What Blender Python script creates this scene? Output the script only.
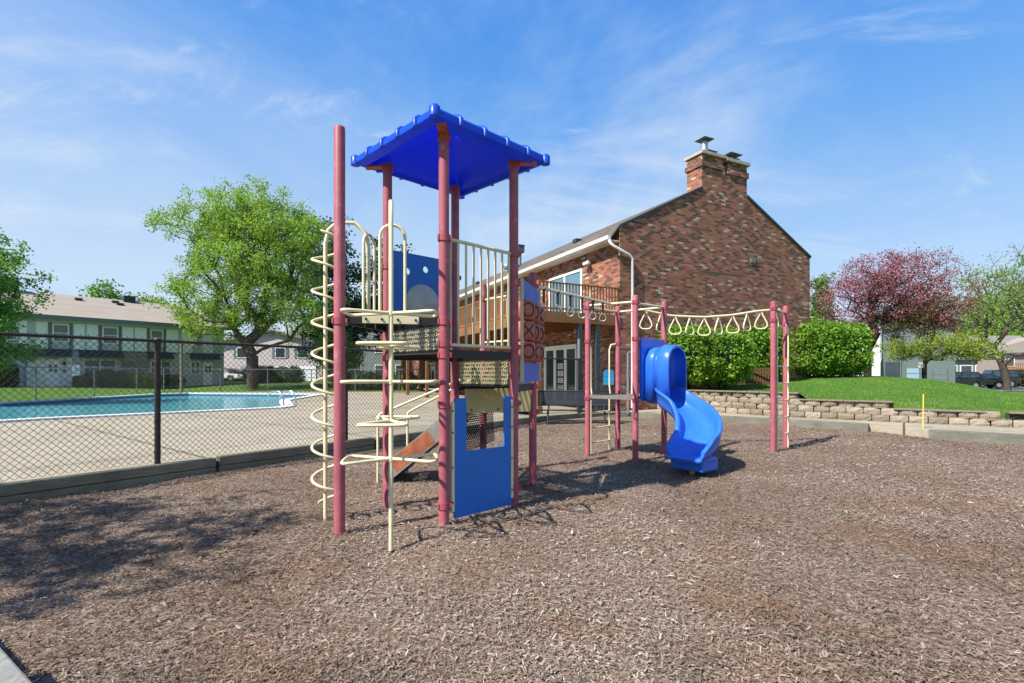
import bpy, bmesh, math, random
import numpy as np
from mathutils import Vector, Matrix
R = math.radians
sc = bpy.context.scene
for o in list(bpy.data.objects): bpy.data.objects.remove(o)

# ------------------------------------------------------------------ camera
cam = bpy.data.objects.new('camera', bpy.data.cameras.new('camera'))
sc.collection.objects.link(cam); sc.camera = cam
cam.location = (0, 0, 1.6); cam.rotation_euler = (R(90), 0, 0)
cam.data.sensor_width = 36; cam.data.lens = 36*500/1024
cam.data.shift_y = 32.5/1024
cam.data.clip_start = .05; cam.data.clip_end = 3000
# ------------------------------------------------------------------ world
SUN_EL, SUN_AZ = 47.0, math.degrees(math.atan2(-.8, -.6))     # azimuth clockwise from +Y
w = bpy.data.worlds.new('World'); sc.world = w; w.use_nodes = True
nt = w.node_tree; nt.nodes.clear()
def wn(t, **k):
    n = nt.nodes.new(t)
    for a, b in k.items(): setattr(n, a, b)
    return n
sky = wn('ShaderNodeTexSky', sky_type='NISHITA', sun_disc=False, sun_elevation=R(SUN_EL), sun_rotation=R(SUN_AZ))
sky.air_density = 1.0; sky.dust_density = .6; sky.ozone_density = 2.2; sky.altitude = 200
hs = wn('ShaderNodeHueSaturation'); hs.inputs['Saturation'].default_value = 1.22; hs.inputs['Value'].default_value = 1.0
nt.links.new(sky.outputs[0], hs.inputs['Color'])
tc = wn('ShaderNodeTexCoord'); sep = wn('ShaderNodeSeparateXYZ'); nt.links.new(tc.outputs['Generated'], sep.inputs[0])
zc = wn('ShaderNodeMath', operation='MAXIMUM'); nt.links.new(sep.outputs[2], zc.inputs[0]); zc.inputs[1].default_value = 0
rampn = wn('ShaderNodeValToRGB'); nt.links.new(sep.outputs[2], rampn.inputs[0])
_e = rampn.color_ramp.elements; _e[0].position = 0; _e[0].color = (.68, .79, .93, 1); _e[1].position = 1; _e[1].color = (.04, .20, .66, 1)
for _p, _c in ((.10, (.58, .73, .93)), (.26, (.37, .60, .93)), (.42, (.17, .44, .94)), (.62, (.060, .30, .88))):
    _q = _e.new(_p); _q.color = (*_c, 1)
vsc = wn('ShaderNodeVectorMath', operation='SCALE'); nt.links.new(rampn.outputs[0], vsc.inputs[0]); vsc.inputs['Scale'].default_value = 1/.24
skm = wn('ShaderNodeMix', data_type='RGBA'); skm.inputs['Factor'].default_value = .85; nt.links.new(hs.outputs[0], skm.inputs['A']); nt.links.new(vsc.outputs[0], skm.inputs['B'])
za = wn('ShaderNodeMath', operation='ADD'); nt.links.new(zc.outputs[0], za.inputs[0]); za.inputs[1].default_value = .32
dx = wn('ShaderNodeMath', operation='DIVIDE'); nt.links.new(sep.outputs[0], dx.inputs[0]); nt.links.new(za.outputs[0], dx.inputs[1])
dy = wn('ShaderNodeMath', operation='DIVIDE'); nt.links.new(sep.outputs[1], dy.inputs[0]); nt.links.new(za.outputs[0], dy.inputs[1])
cb = wn('ShaderNodeCombineXYZ'); nt.links.new(dx.outputs[0], cb.inputs[0]); nt.links.new(dy.outputs[0], cb.inputs[1])
def cloud(rot, scl, sc_, det, lo, hi, dist, off):
    mp = wn('ShaderNodeMapping'); mp.inputs['Rotation'].default_value = (0, 0, R(rot)); mp.inputs['Scale'].default_value = scl
    mp.inputs['Location'].default_value = off
    nt.links.new(cb.outputs[0], mp.inputs[0])
    nz = wn('ShaderNodeTexNoise'); nz.inputs['Scale'].default_value = sc_; nz.inputs['Detail'].default_value = det
    nz.inputs['Roughness'].default_value = .62; nz.inputs['Distortion'].default_value = dist
    nt.links.new(mp.outputs[0], nz.inputs['Vector'])
    mr = wn('ShaderNodeMapRange', interpolation_type='SMOOTHSTEP'); mr.inputs['From Min'].default_value = lo; mr.inputs['From Max'].default_value = hi
    nt.links.new(nz.outputs['Fac'], mr.inputs['Value'])
    return mr.outputs[0]
c1 = cloud(8, (.55, 1.0, 1), 1.5, 10, .50, .80, 1.0, (5.3, 2.2, 0))
c2 = cloud(-30, (.5, 1.1, 1), 2.9, 11, .56, .80, 1.2, (2.7, 8.2, 0))
c3 = cloud(10, (.8, .6, 1), .8, 7, .36, .68, .9, (1.3, 9.1, 0))
m1 = wn('ShaderNodeMath', operation='MAXIMUM'); nt.links.new(c1, m1.inputs[0]); nt.links.new(c2, m1.inputs[1])
m2 = wn('ShaderNodeMath', operation='MULTIPLY'); nt.links.new(m1.outputs[0], m2.inputs[0]); m2.inputs[1].default_value = .62
m3 = wn('ShaderNodeMath', operation='MULTIPLY'); nt.links.new(c3, m3.inputs[0]); m3.inputs[1].default_value = .42
m4 = wn('ShaderNodeMath', operation='ADD', use_clamp=True); nt.links.new(m2.outputs[0], m4.inputs[0]); nt.links.new(m3.outputs[0], m4.inputs[1])
mx = wn('ShaderNodeMix', data_type='RGBA'); nt.links.new(m4.outputs[0], mx.inputs['Factor'])
nt.links.new(skm.outputs['Result'], mx.inputs['A']); mx.inputs['B'].default_value = (3.2, 3.65, 4.2, 1)
bg = wn('ShaderNodeBackground'); bg.inputs['Strength'].default_value = .12
nt.links.new(mx.outputs['Result'], bg.inputs['Color'])
wo = wn('ShaderNodeOutputWorld'); nt.links.new(bg.outputs[0], wo.inputs[0])
# ------------------------------------------------------------------ sun
sl = bpy.data.lights.new('sun', 'SUN'); sl.energy = 4.6; sl.angle = R(.53); sl.color = (1, .95, .87)
so = bpy.data.objects.new('sun', sl); sc.collection.objects.link(so); so.location = (-20, -15, 30)
sd = Vector((.8*math.cos(R(SUN_EL)), .6*math.cos(R(SUN_EL)), -math.sin(R(SUN_EL))))
so.rotation_euler = sd.to_track_quat('-Z', 'Y').to_euler()
vs = sc.view_settings; vs.view_transform = 'Standard'; vs.look = 'None'; vs.exposure = .95; vs.gamma = 1

# ================================================================== helpers
def P(px, py, d): return ((px-512)*d/500, d, 1.6-(py-374)*d/500)
class MB:
    def __init__(s): s.v = []; s.f = []; s.sm = []
    def add(s, vs_, fs, smooth=False):
        n = len(s.v); s.v += [tuple(p) for p in vs_]
        for f in fs: s.f.append(tuple(i+n for i in f)); s.sm.append(smooth)
        return s
    def box(s, c, size, rz=0, M=None):
        hx, hy, hz = size[0]/2, size[1]/2, size[2]/2; cs, sn = math.cos(rz), math.sin(rz); vv = []
        for x, y, z in ((-1,-1,-1),(1,-1,-1),(1,1,-1),(-1,1,-1),(-1,-1,1),(1,-1,1),(1,1,1),(-1,1,1)):
            p = Vector((x*hx, y*hy, z*hz))
            if M is not None: p = M @ p
            else: p = Vector((p.x*cs-p.y*sn, p.x*sn+p.y*cs, p.z))
            vv.append((p.x+c[0], p.y+c[1], p.z+c[2]))
        return s.add(vv, [(0,3,2,1),(4,5,6,7),(0,1,5,4),(1,2,6,5),(2,3,7,6),(3,0,4,7)])
    def bx(s, x0, x1, y0, y1, z0, z1): return s.box(((x0+x1)/2, (y0+y1)/2, (z0+z1)/2), (abs(x1-x0), abs(y1-y0), abs(z1-z0)))
    def bar(s, a, b, wd, ht, up=(0,0,1)):
        a = Vector(a); b = Vector(b); d = b-a; L = d.length; d.normalize(); up = Vector(up)
        if abs(d.dot(up)) > .99: up = Vector((1,0,0))
        sd_ = d.cross(up).normalized(); u = sd_.cross(d)
        M = Matrix((d, sd_, u)).transposed()
        return s.box((a+b)/2, (L, wd, ht), M=M)
    def tube(s, pts, r, n=10, caps=True, closed=False):
        pts = [Vector(p) for p in pts]; m = len(pts); rr = r if isinstance(r, (list, tuple)) else [r]*m
        vv = []; prev = None
        for i, p in enumerate(pts):
            if closed: t = pts[(i+1) % m]-pts[i-1]
            else: t = pts[min(i+1, m-1)]-pts[max(i-1, 0)]
            if t.length < 1e-9: t = Vector((0,0,1))
            t.normalize()
            if prev is None:
                a = Vector((0,0,1)) if abs(t.z) < .9 else Vector((1,0,0)); prev = t.cross(a).normalized()
            else:
                prev = (prev-t*prev.dot(t))
                if prev.length < 1e-6: prev = t.orthogonal()
                prev.normalize()
            b = t.cross(prev)
            for k in range(n):
                an = 2*math.pi*k/n; q = p+(prev*math.cos(an)+b*math.sin(an))*rr[i]; vv.append(q)
        fs = []
        rng = m if closed else m-1
        for i in range(rng):
            j = (i+1) % m
            for k in range(n): fs.append((i*n+k, i*n+(k+1) % n, j*n+(k+1) % n, j*n+k))
        s.add(vv, fs, True)
        if caps and not closed:
            s.add(vv[:n], [tuple(range(n))[::-1]]); s.add(vv[-n:], [tuple(range(n))])
        return s
    def ext(s, poly, axis, a, b):                      # extrude polygon given in the other two axes
        n = len(poly)
        def mk(p, t):
            return (t, p[0], p[1]) if axis == 0 else ((p[0], t, p[1]) if axis == 1 else (p[0], p[1], t))
        vv = [mk(p, a) for p in poly]+[mk(p, b) for p in poly]
        fs = [tuple(range(n)), tuple(range(2*n-1, n-1, -1))]+[(i, i+n, (i+1) % n+n, (i+1) % n) for i in range(n)]
        return s.add(vv, fs)
    def ellipsoid(s, c, r, nu=16, nv=10, half=False):
        vv = []; fs = []
        for j in range(nv+1):
            ph = math.pi*j/nv*(.5 if half else 1)
            for i in range(nu):
                th = 2*math.pi*i/nu
                vv.append((c[0]+r[0]*math.sin(ph)*math.cos(th), c[1]+r[1]*math.sin(ph)*math.sin(th), c[2]+r[2]*math.cos(ph)))
        for j in range(nv):
            for i in range(nu): fs.append((j*nu+i, (j+1)*nu+i, (j+1)*nu+(i+1) % nu, j*nu+(i+1) % nu))
        return s.add(vv, fs, True)
    def build(s, name, mat, parent=None, bevel=0, fix=True):
        me = bpy.data.meshes.new(name); me.from_pydata([tuple(p) for p in s.v], [], s.f)
        me.polygons.foreach_set('use_smooth', s.sm)
        if fix:
            bm = bmesh.new(); bm.from_mesh(me); bmesh.ops.recalc_face_normals(bm, faces=bm.faces); bm.to_mesh(me); bm.free()
        if mat: me.materials.append(mat)
        o = bpy.data.objects.new(name, me); sc.collection.objects.link(o)
        if parent: o.parent = parent
        if bevel:
            b = o.modifiers.new('bevel', 'BEVEL'); b.width = bevel; b.segments = 2; b.limit_method = 'ANGLE'; b.angle_limit = R(40)
        return o
def tag(o, label=None, cat=None, group=None, kind=None):
    if label: o['label'] = label
    if cat: o['category'] = cat
    if group: o['group'] = group
    if kind: o['kind'] = kind
    return o
def empty(name, loc=(0,0,0), rz=0):
    o = bpy.data.objects.new(name, None); sc.collection.objects.link(o); o.location = loc; o.rotation_euler = (0,0,rz)
    o.empty_display_size = .2
    return o
def copy_tree(o, parent=None):
    c = o.copy(); sc.collection.objects.link(c); c.parent = parent
    for ch in list(o.children): copy_tree(ch, c)
    return c
def npmesh(name, verts, faces, mat, parent=None, rnd=None, smooth=False, k=4):
    me = bpy.data.meshes.new(name); nv = len(verts); nf = len(faces)
    me.vertices.add(nv); me.vertices.foreach_set('co', np.ascontiguousarray(verts, dtype=np.float32).ravel())
    me.loops.add(nf*k); me.loops.foreach_set('vertex_index', np.ascontiguousarray(faces, dtype=np.int32).ravel())
    me.polygons.add(nf); me.polygons.foreach_set('loop_start', np.arange(0, nf*k, k, dtype=np.int32))
    me.polygons.foreach_set('loop_total', np.full(nf, k, dtype=np.int32))
    if smooth: me.polygons.foreach_set('use_smooth', np.ones(nf, dtype=bool))
    if rnd is not None:
        a = me.attributes.new('rnd', 'FLOAT', 'FACE'); a.data.foreach_set('value', np.ascontiguousarray(rnd, dtype=np.float32))
    me.update(); me.validate()
    if mat: me.materials.append(mat)
    o = bpy.data.objects.new(name, me); sc.collection.objects.link(o)
    if parent: o.parent = parent
    return o
# ---- smooth value noise in numpy
def vnoise(x, y, s, seed=0):
    x = np.asarray(x)/s; y = np.asarray(y)/s; xi = np.floor(x).astype(int); yi = np.floor(y).astype(int); fx = x-xi; fy = y-yi
    def h(a, b):
        n = (a*374761393+b*668265263+seed*1442695041) & 0x7fffffff; n = (n ^ (n >> 13))*1274126177 & 0x7fffffff
        return ((n ^ (n >> 16)) & 0xffff)/65535.
    fx = fx*fx*(3-2*fx); fy = fy*fy*(3-2*fy)
    return (h(xi, yi)*(1-fx)+h(xi+1, yi)*fx)*(1-fy)+(h(xi, yi+1)*(1-fx)+h(xi+1, yi+1)*fx)*fy

# ================================================================== materials
class NT:
    def __init__(s, name):
        s.m = bpy.data.materials.new(name); s.m.use_nodes = True; s.t = s.m.node_tree; s.t.nodes.clear()
        s.out = s.n('ShaderNodeOutputMaterial'); s.b = s.n('ShaderNodeBsdfPrincipled'); s.l(s.b.outputs[0], s.out.inputs[0])
        s.tc = s.n('ShaderNodeTexCoord')
    def n(s, t, **k):
        n = s.t.nodes.new(t)
        for a, b in k.items(): setattr(n, a, b)
        return n
    def l(s, a, b): s.t.links.new(a, b)
    def math(s, op, a, b=None, clamp=False):
        n = s.n('ShaderNodeMath', operation=op); n.use_clamp = clamp
        for i, q in enumerate((a, b)):
            if q is None: continue
            if isinstance(q, (int, float)): n.inputs[i].default_value = q
            else: s.l(q, n.inputs[i])
        return n.outputs[0]
    def noise(s, scale, detail=5, rough=.6, vec=None, dist=0):
        n = s.n('ShaderNodeTexNoise'); n.inputs['Scale'].default_value = scale; n.inputs['Detail'].default_value = detail
        n.inputs['Roughness'].default_value = rough; n.inputs['Distortion'].default_value = dist
        s.l(vec if vec is not None else s.tc.outputs['Object'], n.inputs['Vector']); return n.outputs['Fac']
    def map(s, scale=(1,1,1), rot=(0,0,0), src=None):
        n = s.n('ShaderNodeMapping'); n.inputs['Scale'].default_value = scale; n.inputs['Rotation'].default_value = rot
        s.l(src if src is not None else s.tc.outputs['Object'], n.inputs[0]); return n.outputs[0]
    def ramp(s, fac, stops, const=False):
        n = s.n('ShaderNodeValToRGB'); e = n.color_ramp.elements
        if const: n.color_ramp.interpolation = 'CONSTANT'
        while len(e) > 1: e.remove(e[-1])
        e[0].position = stops[0][0]; e[0].color = (*stops[0][1], 1)
        for p, c in stops[1:]:
            q = e.new(p); q.color = (*c, 1)
        s.l(fac, n.inputs[0]); return n.outputs[0]
    def mix(s, f, a, b, mode='MIX'):
        n = s.n('ShaderNodeMix', data_type='RGBA', blend_type=mode)
        for key, q in (('Factor', f), ('A', a), ('B', b)):
            if isinstance(q, (int, float)): n.inputs[key].default_value = q
            elif isinstance(q, tuple): n.inputs[key].default_value = (*q, 1)
            else: s.l(q, n.inputs[key])
        return n.outputs['Result']
    def color(s, c):
        if isinstance(c, tuple): s.b.inputs['Base Color'].default_value = (*c, 1)
        else: s.l(c, s.b.inputs['Base Color'])
        return s
    def rough(s, r, spec=.5, metal=0):
        if isinstance(r, (int, float)): s.b.inputs['Roughness'].default_value = r
        else: s.l(r, s.b.inputs['Roughness'])
        s.b.inputs['Specular IOR Level'].default_value = spec; s.b.inputs['Metallic'].default_value = metal; return s
    def bump(s, h, st=.3, dist=.02):
        n = s.n('ShaderNodeBump'); n.inputs['Strength'].default_value = st; n.inputs['Distance'].default_value = dist
        s.l(h, n.inputs['Height']); s.l(n.outputs[0], s.b.inputs['Normal']); return s
def paint(name, c, rough=.4, var=.18, scale=3, spec=.45, metal=0, bump=0, dirt=None):
    t = NT(name); nz = t.noise(scale, 6, .65)
    a = tuple(x*(1-var) for x in c); b = tuple(min(1, x*(1+var)) for x in c)
    col = t.ramp(nz, [(.3, a), (.7, b)])
    if dirt:
        n2 = t.noise(scale*4, 8, .75); f = t.ramp(n2, [(.56, (0,0,0)), (.72, (1,1,1))]); col = t.mix(f, col, dirt)
    t.color(col); t.rough(rough, spec, metal)
    if bump: t.bump(t.noise(scale*12, 4), bump, .01)
    return t.m
M = {}
M['pink'] = paint('maroon_powder_coat', (.33, .088, .112), .5, .16, 2.5, .3, dirt=(.50, .21, .22))
M['clamp'] = paint('maroon_clamp', (.33, .065, .088), .45, .15, 9)
M['bracket'] = paint('rust_red_bracket', (.45, .09, .04), .5, .3, 12)
M['cream'] = paint('cream_coating', (.66, .585, .37), .42, .10, 4, .4, dirt=(.48, .44, .33))
M['yellowcream'] = paint('cream_panel', (.52, .45, .21), .55, .12, 5)
M['blue'] = paint('blue_plastic', (.004, .135, .50), .42, .08, 2, .45)
M['slide'] = paint('slide_blue_plastic', (.03, .16, .72), .30, .12, 3.5, .5)
M['roofblue'] = paint('canopy_blue_plastic', (.014, .12, .70), .35, .08, 2, .5)
for kk, ff in (('roofblue', .45), ('slide', .12)):
    _m = M[kk]; _t = _m.node_tree; _b = [q for q in _t.nodes if q.type == 'BSDF_PRINCIPLED'][0]; _o = [q for q in _t.nodes if q.type == 'OUTPUT_MATERIAL'][0]
    _tl = _t.nodes.new('ShaderNodeBsdfTranslucent'); _tl.inputs[0].default_value = (.01, .06, .75, 1); _x = _t.nodes.new('ShaderNodeMixShader'); _x.inputs[0].default_value = ff
    _t.links.new(_b.outputs[0], _x.inputs[1]); _t.links.new(_tl.outputs[0], _x.inputs[2]); _t.links.new(_x.outputs[0], _o.inputs[0])
M['lblue'] = paint('scuffed_blue_plastic', (.08, .16, .50), .5, .15, 9)
M['black'] = paint('black_vinyl', (.012, .012, .013), .5, .3, 6)
M['greydeck'] = paint('grey_deck_coating', (.16, .14, .12), .6, .25, 10)
M['orange'] = paint('red_orange_plastic', (.40, .105, .065), .5, .25, 7)
M['steelorange'] = paint('orange_reflection_steel', (.30, .095, .045), .45, .4, 6, .4, 0, .0, (.12, .06, .04))  # orange reflection on the stair steel, put into a base colour
M['steel'] = paint('dull_steel', (.42, .42, .41), .35, .2, 8, .5, .7)
M['white'] = paint('white_paint', (.72, .73, .71), .5, .08, 2)
M['dome'] = paint('clouded_plastic', (.42, .42, .37), .12, .1, 4)
M['yellow'] = paint('yellow_foot', (.55, .42, .05), .5, .2, 9)
M['benchblk'] = paint('dark_navy_mesh_steel', (.012, .016, .024), .7, .2, 8)
M['darkgreen'] = paint('dark_column_paint', (.025, .04, .045), .45, .2, 5)
M['fencebrown'] = paint('fence_black_brown', (.030, .022, .018), .55, .5, 14, dirt=(.16, .075, .03))
M['wire'] = paint('fence_wire_vinyl', (.018, .015, .013), .6, .2, 9, .2)
M['fencegrey'] = paint('fence_galvanised', (.16, .17, .17), .5, .2, 9)
M['siding'] = paint('grey_green_siding', (.45, .48, .45), .7, .08, 1.5)
M['greywood'] = paint('greygreen_timber_trim', (.13, .165, .155), .7, .12, 3)
M['stucco'] = paint('pale_stucco', (.74, .79, .75), .8, .06, 1.2)
M['mansard'] = paint('dark_green_awning', (.03, .05, .045), .7, .3, 8)
M['pinkwall'] = paint('pinkish_siding', (.50, .44, .42), .8, .06, 2)
M['bluegrey'] = paint('bluegrey_siding_and_shade', (.15, .185, .185), .75, .08, 1)  # kept dark so the colour carries tree shade on the grey-green apartment
M['aspdark'] = paint('tyre_rubber', (.02, .02, .02), .8, .2, 9)
M['carblack'] = paint('black_car_paint', (.012, .014, .018), .15, .1, 2, .8)
M['carblue'] = paint('dark_blue_car_paint', (.02, .045, .12), .2, .1, 2, .7)
M['carwhite'] = paint('white_car_paint', (.7, .7, .7), .25, .05, 2, .6)
M['chrome'] = paint('bright_metal', (.6, .6, .6), .25, .1, 2, .5, .9)
M['redlens'] = paint('red_lens', (.5, .02, .015), .2, .1, 3)
M['door'] = paint('white_door', (.80, .82, .83), .5, .05, 3)
M['garageblue'] = paint('pale_blue_door', (.30, .42, .52), .6, .05, 3)
M['sign_blue'] = paint('cyan_blue_sign', (.02, .25, .48), .4, .1, 6)
M['caprust'] = paint('old_metal_cap', (.10, .11, .11), .5, .4, 6, .5, .4)
M['mark'] = paint('black_marking', (.02, .015, .015), .5, .1, 6)
M['stake'] = paint('yellow_stake_paint', (.60, .50, .08), .6, .1, 6)
M['turq'] = paint('turquoise_plastic', (.25, .55, .48), .5, .1, 6)
M['darkjoint'] = paint('dark_joint_core', (.055, .045, .035), .95, .3, 8)  # dark colour of the core behind the gaps between blocks
M['crown'] = paint('mortar_crown', (.36, .34, .27), .9, .2, 5)
M['tanwall'] = paint('tan_siding', (.30, .25, .215), .8, .08, 2)
M['umb'] = paint('folded_umbrella_cloth', (.22, .28, .45), .8, .15, 6)
def glass(name, c=(.03, .05, .06), r=.06):
    t = NT(name); t.color(c); t.rough(r, .9); return t.m
M['glass'] = glass('window_glass'); M['glasslt'] = glass('bright_window_glass', (.10, .20, .26), .05)
M['blind'] = paint('window_blind', (.17, .20, .20), .4, .1, 2)
def wood(name, c1, c2, scale=(1, 1, 12), gr=None):
    t = NT(name); v = t.map(scale); nz = t.noise(4, 8, .7, v, .5); big = t.noise(1.2, 4)
    col = t.ramp(nz, [(.25, c1), (.75, c2)]); col = t.mix(t.ramp(big, [(.4, (0,0,0)), (.75, (.6,.6,.6))]), col, gr or tuple(x*.6 for x in c1))
    t.color(col); t.rough(.85, .2); t.bump(nz, .5, .01); return t.m
M['wood'] = wood('cedar_wood', (.20, .085, .030), (.36, .17, .065), (6, 6, 1.2))
M['fascia'] = wood('cedar_fascia_and_shaded_rail', (.16, .075, .03), (.28, .14, .06), (.6, .6, 8))  # also the darker cedar that paints shade on the near balcony side
M['darkwood'] = wood('brown_fence_wood', (.10, .05, .025), (.19, .10, .05), (6, 6, 1))
M['treated'] = wood('treated_timber_greenish', (.14, .132, .085), (.29, .265, .18), (1, 1, 9), (.03, .035, .026))
M['weathered'] = wood('weathered_grey_timber', (.13, .13, .115), (.40, .39, .36), (14, 2.2, 14), (.07, .07, .06))
M['treated2'] = wood('weathered_timber_grey', (.10, .10, .08), (.27, .26, .215), (1.2, 1.2, 9), (.06, .065, .05))
def brick(name, stops, bw=.30, bh=.10, mortar=(.24, .19, .15), objspace=True):
    t = NT(name); s_ = t.n('ShaderNodeSeparateXYZ'); t.l(t.tc.outputs['Object'], s_.inputs[0])
    u = t.math('DIVIDE', t.math('ADD', s_.outputs[0], s_.outputs[1]), bw); v = t.math('DIVIDE', s_.outputs[2], bh)
    row = t.math('FLOOR', v); par = t.math('MULTIPLY', t.math('MODULO', row, 2.0), .5); u = t.math('ADD', u, par); colm = t.math('FLOOR', u)
    c = t.n('ShaderNodeCombineXYZ'); t.l(row, c.inputs[0]); t.l(colm, c.inputs[1])
    wn_ = t.n('ShaderNodeTexWhiteNoise', noise_dimensions='2D'); t.l(c.outputs[0], wn_.inputs['Vector'])
    mm = t.math('MULTIPLY', c.outputs[0], 1) if False else None
    cl = t.n('ShaderNodeVectorMath', operation='MULTIPLY'); t.l(c.outputs[0], cl.inputs[0]); cl.inputs[1].default_value = (.33, .33, 1)
    patch = t.noise(.6, 2, .5, cl.outputs[0])
    r_ = t.math('ADD', wn_.outputs['Value'], t.math('MULTIPLY', t.math('SUBTRACT', patch, .5), .55), True)
    col = t.ramp(r_, stops)
    col = t.mix(.25, col, t.ramp(t.noise(14, 5, .7), [(.3, (.02,.015,.012)), (.7, (.36,.26,.2))]))
    fv = t.math('FRACT', v); fu = t.math('FRACT', u)
    m_ = t.math('MAXIMUM', t.math('LESS_THAN', fv, .13), t.math('LESS_THAN', fu, .045))
    col = t.mix(m_, col, mortar); t.color(col); t.rough(.9, .2)
    t.bump(t.math('SUBTRACT', t.math('ADD', 1, t.math('MULTIPLY', t.noise(20, 4), .5)), m_), .8, .012); return t.m
M['brick'] = brick('reclaimed_brick', [(0, (.040, .036, .028)), (.15, (.060, .040, .030)), (.21, (.14, .045, .028)), (.42, (.30, .085, .045)), (.58, (.40, .14, .075)), (.70, (.26, .08, .05)), (.84, (.46, .20, .12)), (.95, (.32, .13, .085)), (.975, (.50, .40, .31)), (1, (.52, .44, .36))], .27, .088, (.26, .18, .145))
M['brickgrey'] = brick('tan_grey_brick', [(0, (.22, .20, .17)), (.5, (.33, .30, .25)), (1, (.42, .38, .32))], .25, .08, (.3, .28, .25))
def shingle(name, c1, c2):
    t = NT(name); s_ = t.n('ShaderNodeSeparateXYZ'); t.l(t.tc.outputs['Object'], s_.inputs[0])
    row = t.math('FLOOR', t.math('DIVIDE', s_.outputs[2], .075)); col = t.math('FLOOR', t.math('ADD', t.math('DIVIDE', s_.outputs[1], .3), t.math('MULTIPLY', row, .37)))
    c = t.n('ShaderNodeCombineXYZ'); t.l(row, c.inputs[0]); t.l(col, c.inputs[1])
    wn_ = t.n('ShaderNodeTexWhiteNoise', noise_dimensions='2D'); t.l(c.outputs[0], wn_.inputs['Vector'])
    t.color(t.mix(.35, t.ramp(wn_.outputs['Value'], [(0, c1), (1, c2)]), t.ramp(t.noise(.7, 6, .6), [(.3, c1), (.7, c2)]))); t.rough(.95, .1)
    t.bump(t.math('FRACT', t.math('DIVIDE', s_.outputs[2], .075)), .4, .01); return t.m
M['shingle'] = shingle('grey_brown_shingles', (.075, .066, .056), (.15, .13, .11))
M['shingle2'] = shingle('tan_shingles', (.27, .225, .19), (.37, .32, .27))
M['shingle3'] = shingle('grey_shingles', (.15, .14, .13), (.23, .215, .20))
def perforated(name, c, pu=.036, pv=.05, r=.010, stag=True):
    t = NT(name); t.color(c); t.rough(.55, .4)
    uv = t.n('ShaderNodeUVMap'); s_ = t.n('ShaderNodeSeparateXYZ'); t.l(uv.outputs[0], s_.inputs[0])
    v = t.math('DIVIDE', s_.outputs[1], pv); row = t.math('FLOOR', v)
    u = t.math('ADD', t.math('DIVIDE', s_.outputs[0], pu), t.math('MULTIPLY', t.math('MODULO', row, 2.0), .5 if stag else 0))
    fu = t.math('MULTIPLY', t.math('SUBTRACT', t.math('FRACT', u), .5), pu); fv = t.math('MULTIPLY', t.math('SUBTRACT', t.math('FRACT', v), .5), pv)
    d2 = t.math('ADD', t.math('MULTIPLY', fu, fu), t.math('MULTIPLY', fv, fv)); hole = t.math('LESS_THAN', d2, r*r)
    tr = t.n('ShaderNodeBsdfTransparent'); mx_ = t.n('ShaderNodeMixShader'); t.l(hole, mx_.inputs[0]); t.l(t.b.outputs[0], mx_.inputs[1]); t.l(tr.outputs[0], mx_.inputs[2])
    t.l(mx_.outputs[0], t.out.inputs[0]); return t.m
M['perfcream'] = perforated('perforated_cream_steel', (.50, .45, .26), .040, .050, .0135)
M['perfblack'] = perforated('perforated_black_deck', (.014, .014, .014), .032, .032, .0105)
M['meshnavy'] = perforated('expanded_navy_mesh', (.008, .011, .018), .03, .03, .0055)
def uvquad(name, pts, mat, parent, th=.0):
    a, b, c, d = [Vector(p) for p in pts]; me = bpy.data.meshes.new(name)
    me.from_pydata([a, b, c, d], [], [(0,1,2,3)]); uv = me.uv_layers.new(name='UVMap'); W = (b-a).length; H = (d-a).length
    for l, co in zip(uv.data, ((0,0), (W,0), (W,H), (0,H))): l.uv = co
    me.materials.append(mat); o = bpy.data.objects.new(name, me); sc.collection.objects.link(o); o.parent = parent
    s_ = o.modifiers.new('thickness', 'SOLIDIFY'); s_.thickness = .004; return o
def uvtri(name, tri, z, mat, parent):
    me = bpy.data.meshes.new(name); me.from_pydata([(x, y, z) for x, y in tri], [], [tuple(range(len(tri)))])
    uv = me.uv_layers.new(name='UVMap')
    for l, (x, y) in zip(uv.data, tri): l.uv = (x*.7+y*.7+20, -x*.7+y*.7+20)
    me.materials.append(mat); o = bpy.data.objects.new(name, me); sc.collection.objects.link(o); o.parent = parent; return o
def leafmat(name, stops, trans=.35):
    t = NT(name); at = t.n('ShaderNodeAttribute', attribute_name='rnd'); big = t.noise(.5, 3)
    f = t.math('ADD', t.math('MULTIPLY', at.outputs['Fac'], .7), t.math('MULTIPLY', big, .35), True)
    col = t.ramp(f, stops); t.color(col); t.rough(.55, .25)
    tl = t.n('ShaderNodeBsdfTranslucent'); t.l(col, tl.inputs[0]); mx_ = t.n('ShaderNodeMixShader'); mx_.inputs[0].default_value = trans
    t.l(t.b.outputs[0], mx_.inputs[1]); t.l(tl.outputs[0], mx_.inputs[2]); t.l(mx_.outputs[0], t.out.inputs[0]); return t.m
M['leaf_maple'] = leafmat('maple_leaves', [(.1, (.13, .24, .025)), (.5, (.24, .39, .045)), (.9, (.38, .53, .09))], .5)
M['leaf_green'] = leafmat('green_leaves', [(.1, (.06, .15, .022)), (.5, (.12, .26, .035)), (.9, (.21, .38, .06))], .45)
M['leaf_yel'] = leafmat('yellow_green_leaves', [(.1, (.16, .22, .03)), (.5, (.28, .36, .05)), (.9, (.42, .48, .10))], .45)
M['leaf_pale'] = leafmat('pale_new_leaves', [(.1, (.13, .20, .05)), (.5, (.20, .30, .08)), (.9, (.32, .42, .14))], .4)
M['leaf_pine'] = leafmat('pine_needles', [(.1, (.012, .035, .020)), (.5, (.025, .06, .032)), (.9, (.05, .10, .05))], .15)
M['leaf_hedge'] = leafmat('hedge_leaves', [(.1, (.05, .13, .012)), (.5, (.15, .30, .025)), (.9, (.32, .48, .06))], .35)
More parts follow.
